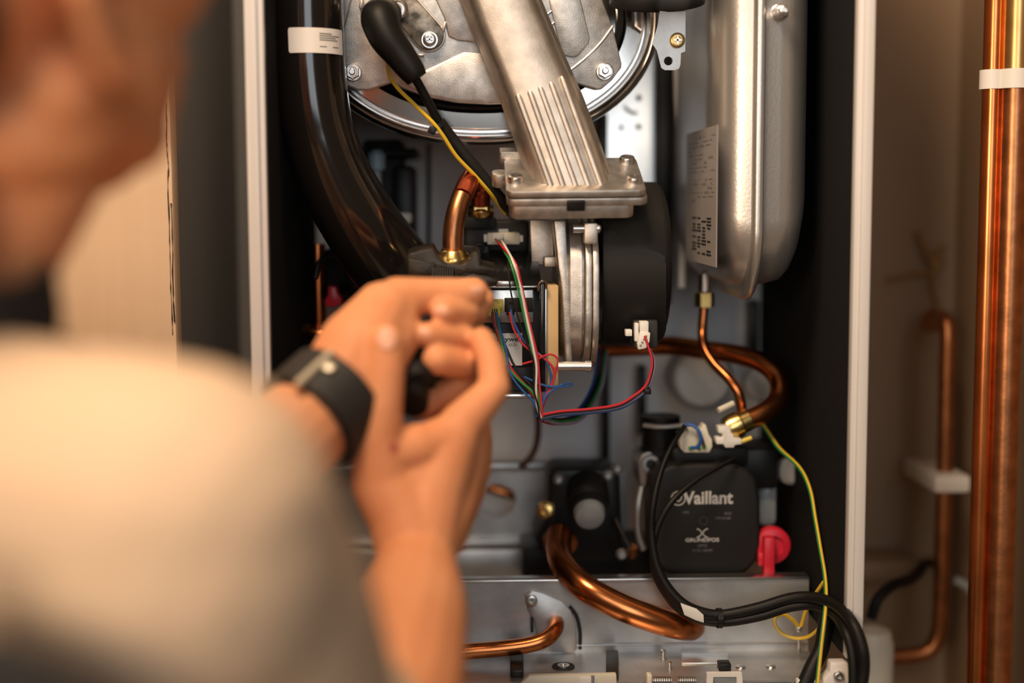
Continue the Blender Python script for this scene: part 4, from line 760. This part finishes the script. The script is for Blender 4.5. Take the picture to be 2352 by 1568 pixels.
tag(rbox('wall_ledge', 1900, 1290, 2115, 1335, 1.34, 1.40, 'wall', None, .003), 'pale ledge on the wall behind the black hose', 'ledge')
tag(MB().tube(spl(Q([(2190, 1330, 1.33), (2225, 1350, 1.33), (2245, 1400, 1.33), (2250, 1500, 1.33)])), S(10, 1.33), 10).build('grey_conduit', 'greyp'), 'grey bent conduit half hidden behind the tall copper pipes', 'conduit')
# ================================================================== pliers
pl = thing('pliers', 'worn dark water pump pliers clamped on the copper pipe collar', 'pliers', P(1020, 640, 1.06))
MB().prism(Q([(934, 590), (940, 582), (960, 577), (995, 570), (1004, 588), (1026, 606), (1060, 608), (1078, 598), (1083, 582), (1096, 576), (1103, 590), (1104, 610), (1138, 617), (1136, 626), (1118, 630), (1070, 628), (1046, 640), (994, 640), (936, 634)], 1.062), (0, .020, .004)).build('upper_jaw', 'grip', pl, .0022)
MB().prism(Q([(938, 594, 1.06), (1000, 604, 1.06), (998, 634, 1.06), (938, 634, 1.06)]), (0, .004, 0)).build('jaw_face', 'grip', pl, .001)
MB().prism(Q([(1050, 640), (1085, 628), (1120, 634), (1146, 642), (1142, 654), (1118, 661), (1080, 664), (1050, 690), (1000, 700), (985, 672)], 1.056), (0, .014, 0)).build('lower_jaw', 'grip', pl, .002)
for i in range(9): MB().tube(Q([(995 + i * 5.6, 616 - i * .3, 1.0605), (993 + i * 5.6, 640, 1.0585)]), .0008, 6).build('tooth', 'satin' if i % 3 == 9 else 'grip', pl)
MB().lathe(P(1012, 668, 1.056), (0, -1, 0), [(0, .007), (.003, .0065), (.0035, .003)], 20).build('pivot', 'satin', pl)
MB().tube(spl(Q([(1010, 660, 1.06), (990, 700, 1.03), (972, 760, .995), (962, 820, .965), (955, 880, .945), (948, 930, .925)])), [S(lerp(24, 34, i / 30), 1.0) for i in range(31)], 16).build('handle', 'rubber', pl)
MB().tube(spl(Q([(1030, 670, 1.065), (1040, 720, 1.045), (1035, 790, 1.02), (1010, 860, .99), (990, 915, .965)])), [S(lerp(24, 32, i / 24), 1.0) for i in range(25)], 16).build('handle', 'rubber', pl)
MB().lathe(P(958, 868, .935), (.2, -.8, -.5), [(-.006, .0105), (0, .011), (.004, .008)], 16).build('handle_end', 'blkm', pl)

# ================================================================== the person
I3 = Matrix.Identity(3)
def C(a, ra, b, rb): return ('c', P(*a) if len(a) == 3 and not isinstance(a, Vector) else a, ra, P(*b) if not isinstance(b, Vector) else b, rb)
def chain(pts):          # [(point, radius), ...]
    return [C(pts[i][0], pts[i][1], pts[i + 1][0], pts[i + 1][1]) for i in range(len(pts) - 1)]
B = []
# --- right hand (nearer, back of hand towards camera)
wR = (958, 1300, .885); eR = (790, 1910, .66)
B += chain([(eR, .044), ((890, 1590, .75), .043), ((945, 1400, .83), .034), (wR, .0255)])
B += chain([(wR, .0245), ((925, 1190, .895), .0225), ((880, 1110, .900), .0205), ((868, 1010, .898), .0165), ((877, 935, .897), .0135), ((885, 850, .90), .0128), ((888, 786, .903), .0118)])
B += chain([(wR, .0235), ((985, 1150, .905), .0235), ((1040, 1010, .918), .0175), ((1060, 975, .922), .0150), ((1136, 892, .932), .0105), ((1128, 830, .942), .0098), ((1106, 780, .95), .0086)])
B += chain([(wR, .022), ((1020, 1150, .918), .022), ((1076, 1040, .938), .0145), ((1092, 985, .96), .0115), ((1060, 930, .985), .010), ((985, 935, .972), .0092)])
B += chain([((1000, 1220, .91), .022), ((1040, 1140, .928), .019), ((1086, 1075, .95), .013), ((1098, 1010, .985), .0105), ((1020, 985, 1.0), .009)])
B += chain([((985, 1240, .905), .02), ((1035, 1180, .93), .017), ((1078, 1120, .955), .012), ((1080, 1070, .99), .0095), ((1010, 1045, 1.0), .0085)])
B += chain([((930, 1120, .905), .020), ((1000, 1060, .915), .020)]) + chain([((880, 1050, .90), .0165), ((960, 1030, .908), .017)]) + chain([((960, 1030, .908), .015), ((1045, 1000, .918), .0155)])
# extensor tendons
for a, b in (((1000, 1210, .884), (1075, 1035, .928)), ((1010, 1225, .89), (1092, 1068, .942))): B += [C(a, .006, b, .006)]
# --- left hand (holding pliers, thumb along the top)
wL = (770, 905, .91); eL = (240, 1480, .78)
B += chain([(eL, .043), ((430, 1250, .82), .043), ((620, 1050, .87), .034), (wL, .0285)])
B += chain([(wL, .0285), ((825, 800, .925), .0275), ((880, 715, .945), .0205), ((912, 686, .952), .0150), ((1000, 676, .962), .0115), ((1048, 672, .965), .0102), ((1092, 668, .968), .0088)])
B += chain([((830, 850, .925), .026), ((895, 770, .942), .0205), ((915, 715, .948), .0150)])
B += chain([((840, 820, .965), .02), ((960, 690, 1.035), .013), ((1088, 666, 1.01), .0095), ((1110, 690, .988), .0082), ((1096, 716, .975), .0074)])
B += chain([((840, 840, .975), .02), ((1010, 740, 1.05), .013), ((1092, 716, 1.005), .0100), ((1074, 716, .968), .0092), ((1020, 716, .950), .0090)])
B += chain([((840, 870, .975), .02), ((1010, 790, 1.05), .013), ((1094, 776, 1.0), .0100), ((1060, 773, .958), .0090), ((982, 768, .941), .0084)])
B += chain([((840, 890, .968), .02), ((1000, 840, 1.035), .013), ((1088, 834, .992), .0102), ((1060, 836, .955), .0100), ((1004, 826, .940), .0104)])
B += chain([((1088, 850, .985), .0095), ((1050, 890, .972), .0105), ((960, 935, .96), .0085)])
# --- head
ear = P(215, 30, .60); hf = Vector((.50, .82, .27)).normalized(); hr = Vector((.8538, -.5206, 0)).normalized(); hu = hr.cross(hf).normalized()
hc = ear - hr * .074 + hu * .0
Rh = Matrix((hr, hf, hu)).transposed()
H = lambda x, y, z: hc + hr * x + hf * y + hu * z
B += [('e', H(0, -.012, .055), (.076, .098, .085), Rh), ('e', H(0, .045, -.005), (.062, .055, .085), Rh), ('e', H(.032, .062, .02), (.048, .046, .045), Rh), ('e', H(-.028, .058, .02), (.046, .045, .045), Rh), ('e', H(0, .016, -.045), (.056, .052, .035), Rh),
      ('c', H(.046, .0, -.03), .018, H(.028, .052, -.062), .018), ('c', H(-.046, .0, -.03), .018, H(-.028, .052, -.062), .018), ('c', H(-.02, .062, -.062), .018, H(.02, .062, -.062), .018),
      ('c', H(0, .098, .03), .009, H(0, .122, -.008), .012), ('c', H(-.018, .1, -.038), .007, H(.018, .1, -.038), .007), ('c', H(-.04, .09, .045), .01, H(.04, .09, .045), .01)]
for s in (1, -1):   # ears: rim, lobe, inner
    pts = [H(s * .078, .012, .028), H(s * .086, .004, .034), H(s * .092, -.012, .030), H(s * .092, -.020, .012), H(s * .086, -.014, -.008), H(s * .080, -.002, -.024), H(s * .077, .006, -.028)]
    B += [('c', pts[i], .0052, pts[i + 1], .0052 if i < 4 else .0062) for i in range(6)]
    B += [('c', H(s * .077, -.004, .015), .009, H(s * .077, -.002, -.012), .007), ('c', H(s * .074, .012, .002), .006, H(s * .076, .010, -.012), .005)]
# neck, shoulders, torso
sR = P(400, 1200, .56); sL = P(-420, 900, .82)
nb = P(-270, 720, .64)
B += [('c', H(-.025, -.05, -.015), .052, nb, .058), ('c', H(0, .02, -.06), .035, nb + hf * .03, .045)]
elR = P(*eR); elL = P(*eL)
B += chain([(sR, .058), (sR.lerp(elR, .5), .048), (elR, .042)]) + chain([(sL, .055), (sL.lerp(elL, .5), .047), (elL, .043)])
sh = (sL - sR).normalized(); fwd = Vector((-sh.y * -1, -sh.x * 1, 0)); fwd = Vector((sh.y, -sh.x, 0)).normalized()
mid = (sR + sL) / 2; pel = Vector((mid.x - .03, mid.y - .02, .98))
Rt = Matrix((Vector((sh.x, sh.y, 0)).normalized(), fwd, Vector((0, 0, 1)))).transposed()
tor = [('c', sR + Vector((0, 0, -.01)), .055, sL + Vector((0, 0, -.01)), .055), ('e', mid + Vector((0, 0, -.11)), (.165, .105, .17), Rt), ('e', mid.lerp(pel, .55), (.145, .10, .20), Rt), ('e', pel, (.16, .115, .13), Rt)]
B += tor
B += [('c', nb - Vector((0, 0, .065)), .05, sR, .05), ('c', nb - Vector((0, 0, .065)), .05, sL, .05)]
per = blob('person', B, .0020, 3, 'skin')
tag(per, 'person in a cream T-shirt working on the boiler with pliers in both hands', 'person')
# --- T-shirt
T = []
def off(p, d): 
    return p
hemR = sR.lerp(elR, .48); hemL = sL.lerp(elL, .6)
T += [('c', sR, .065, sR.lerp(elR, .3), .063), ('c', sR.lerp(elR, .3), .063, hemR, .059), ('c', sL, .066, hemL, .058)]
T += [('c', nb - Vector((0, 0, .062)), .062, sR, .066), ('c', nb - Vector((0, 0, .062)), .062, sL, .064), ('c', sR + Vector((0, 0, -.02)), .068, sL + Vector((0, 0, -.02)), .066)]
T += [('e', mid + Vector((0, 0, -.12)), (.182, .122, .19), Rt), ('e', mid.lerp(pel, .55), (.165, .12, .24), Rt), ('e', pel + Vector((0, 0, .05)), (.178, .13, .14), Rt)]
# soft folds running from the armpit
for a, b, r in (((60, 1420, .50), (420, 1545, .54), .012), ((300, 1580, .53), (660, 1330, .56), .010), ((-60, 1330, .52), (200, 1440, .52), .010), ((560, 900, .565), (760, 1120, .60), .008)):
    d = (P(*a) - CAM).normalized(); T += []
shirt = blob('t_shirt', T, .006, 4, 'shirt', per)
# sleeve hem ring and black collar
axh = (elR - sR).normalized(); MB().lathe(hemR, axh, [(.022, .053), (.034, .058), (.060, .0625), (.064, .0615), (.064, .058), (.034, .053)], 40).build('sleeve_hem', 'shirt', per, ang=60)
axn = (H(0, -.03, -.02) - nb).normalized()
MB().lathe(nb, axn, [(-.035, .080), (-.01, .078), (.016, .075), (.036, .068), (.040, .064), (.036, .060), (.0, .064)], 40, cap=False).build('collar', 'collar', per, ang=60)
# strap over lower back
MB().tube(spl([P(-320, 1470, .46), P(-60, 1560, .455), P(140, 1640, .46), P(300, 1760, .47)]), .016, 14).build('apron_strap', 'collar', per)
# hair, eyes, lips
blob('hair', [('e', H(0, -.020, .070), (.081, .101, .088), Rh), ('e', H(0, -.055, .02), (.068, .055, .06), Rh), ('c', H(.074, .02, .05), .008, H(.074, .018, .02), .005), ('c', H(-.074, .02, .05), .008, H(-.074, .018, .02), .005)], .005, 3, 'hair', per)
for s in (1, -1): MB().lathe(H(s * .031, .086, .026), hf, [(-.006, .002), (-.003, .010), (.004, .010), (.009, .007), (.011, .001)], 16).build('eye', 'eye', per)
# wristband on the left wrist
axw = (P(*wL) - P(620, 1050, .87)).normalized(); wc0 = P(742, 936, .902)
wb_ = MB().lathe(wc0, axw, [(-.016, .0345), (-.015, .037), (.015, .0365), (.016, .034), (.014, .031), (-.014, .031)], 44).build('wristband', 'strap', per, ang=50)
e1 = axw.cross(Vector((0, 1, 0))).normalized(); 
def wpt(ang, h, rad=.0375):
    e2 = axw.cross(e1); return wc0 + axw * h + (e1 * math.cos(ang) + e2 * math.sin(ang)) * rad
def facing(ang): return -wpt(ang, 0).y
best = min([i * math.pi / 90 for i in range(180)], key=lambda a: wpt(a, 0).y)
tops = best + (0.62 if wpt(best + .62, 0).z > wpt(best - .62, 0).z else -.62)
MB().tube([wpt(tops, -.020), wpt(tops, 0), wpt(tops, .014)], .0032, 10).build('clasp_bar', 'clasp', wb_); sg = 1 if tops < best else -1
MB().lathe(wpt(tops + sg * .16, .004, .0372), (wpt(tops, 0) - wc0), [(0, .0045), (.002, .004), (.003, .001)], 16).build('clasp_stud', 'clasp', wb_)
# fingernails and scratch
bpy.context.view_layer.update()
def on_skin(px, py):
    ok, loc, nrm, _ = per.ray_cast(CAM, (P(px, py, 1.0) - CAM).normalized()); return (loc, nrm) if ok else (P(px, py, .9), Vector((0, -1, 0)))
def nail(px, py, w, h, rot):
    c, n = on_skin(px, py); a = Vector((math.sin(rot), 0, math.cos(rot))); a = (a - n * a.dot(n)).normalized(); b = a.cross(n); lp = []
    for f, hh in ((1, -.0012), (.96, -.0001), (.6, .0002), (.02, .0003)):
        lp.append([c + b * (w * f * math.cos(t)) + a * (h * f * math.sin(t)) + n * (hh - .0012 * (math.cos(t) * f) ** 2) for t in [k * math.pi / 8 for k in range(16)]])
    MB().loft(lp).build('fingernail', 'nail', per, ang=60)
nail(889, 776, .0068, .0078, 0); nail(1012, 714, .0045, .005, -1.5); nail(972, 764, .004, .005, -1.5); nail(1092, 664, .0042, .005, 1.5)
c, n = on_skin(905, 1028)
MB().lathe(c, n, [(-.001, .0040), (.0001, .0032), (.0002, .001)], 14).build('scratch', 'scar', per)
# trousers, legs and shoes
legs = []
for s in (1, -1):
    hip = pel + Vector((sh.x, sh.y, 0)) * (-.085 * s); foot = Vector((hip.x - .03, hip.y - .02, .09)); knee = hip.lerp(foot, .5) + fwd * .03
    legs += [('c', hip, .095, knee, .068), ('c', knee, .066, foot, .058)]
    blob('shoe', [('c', foot + Vector((0, 0, -.045)), .042, foot + fwd * .15 + Vector((0, 0, -.055)), .034), ('e', foot + fwd * .04 + Vector((0, 0, -.02)), (.042, .06, .05), Rt)], .006, 2, 'shoe', per)
legs += [('e', pel + Vector((0, 0, -.03)), (.165, .12, .13), Rt)]
blob('trousers', legs, .009, 4, 'trous', per)
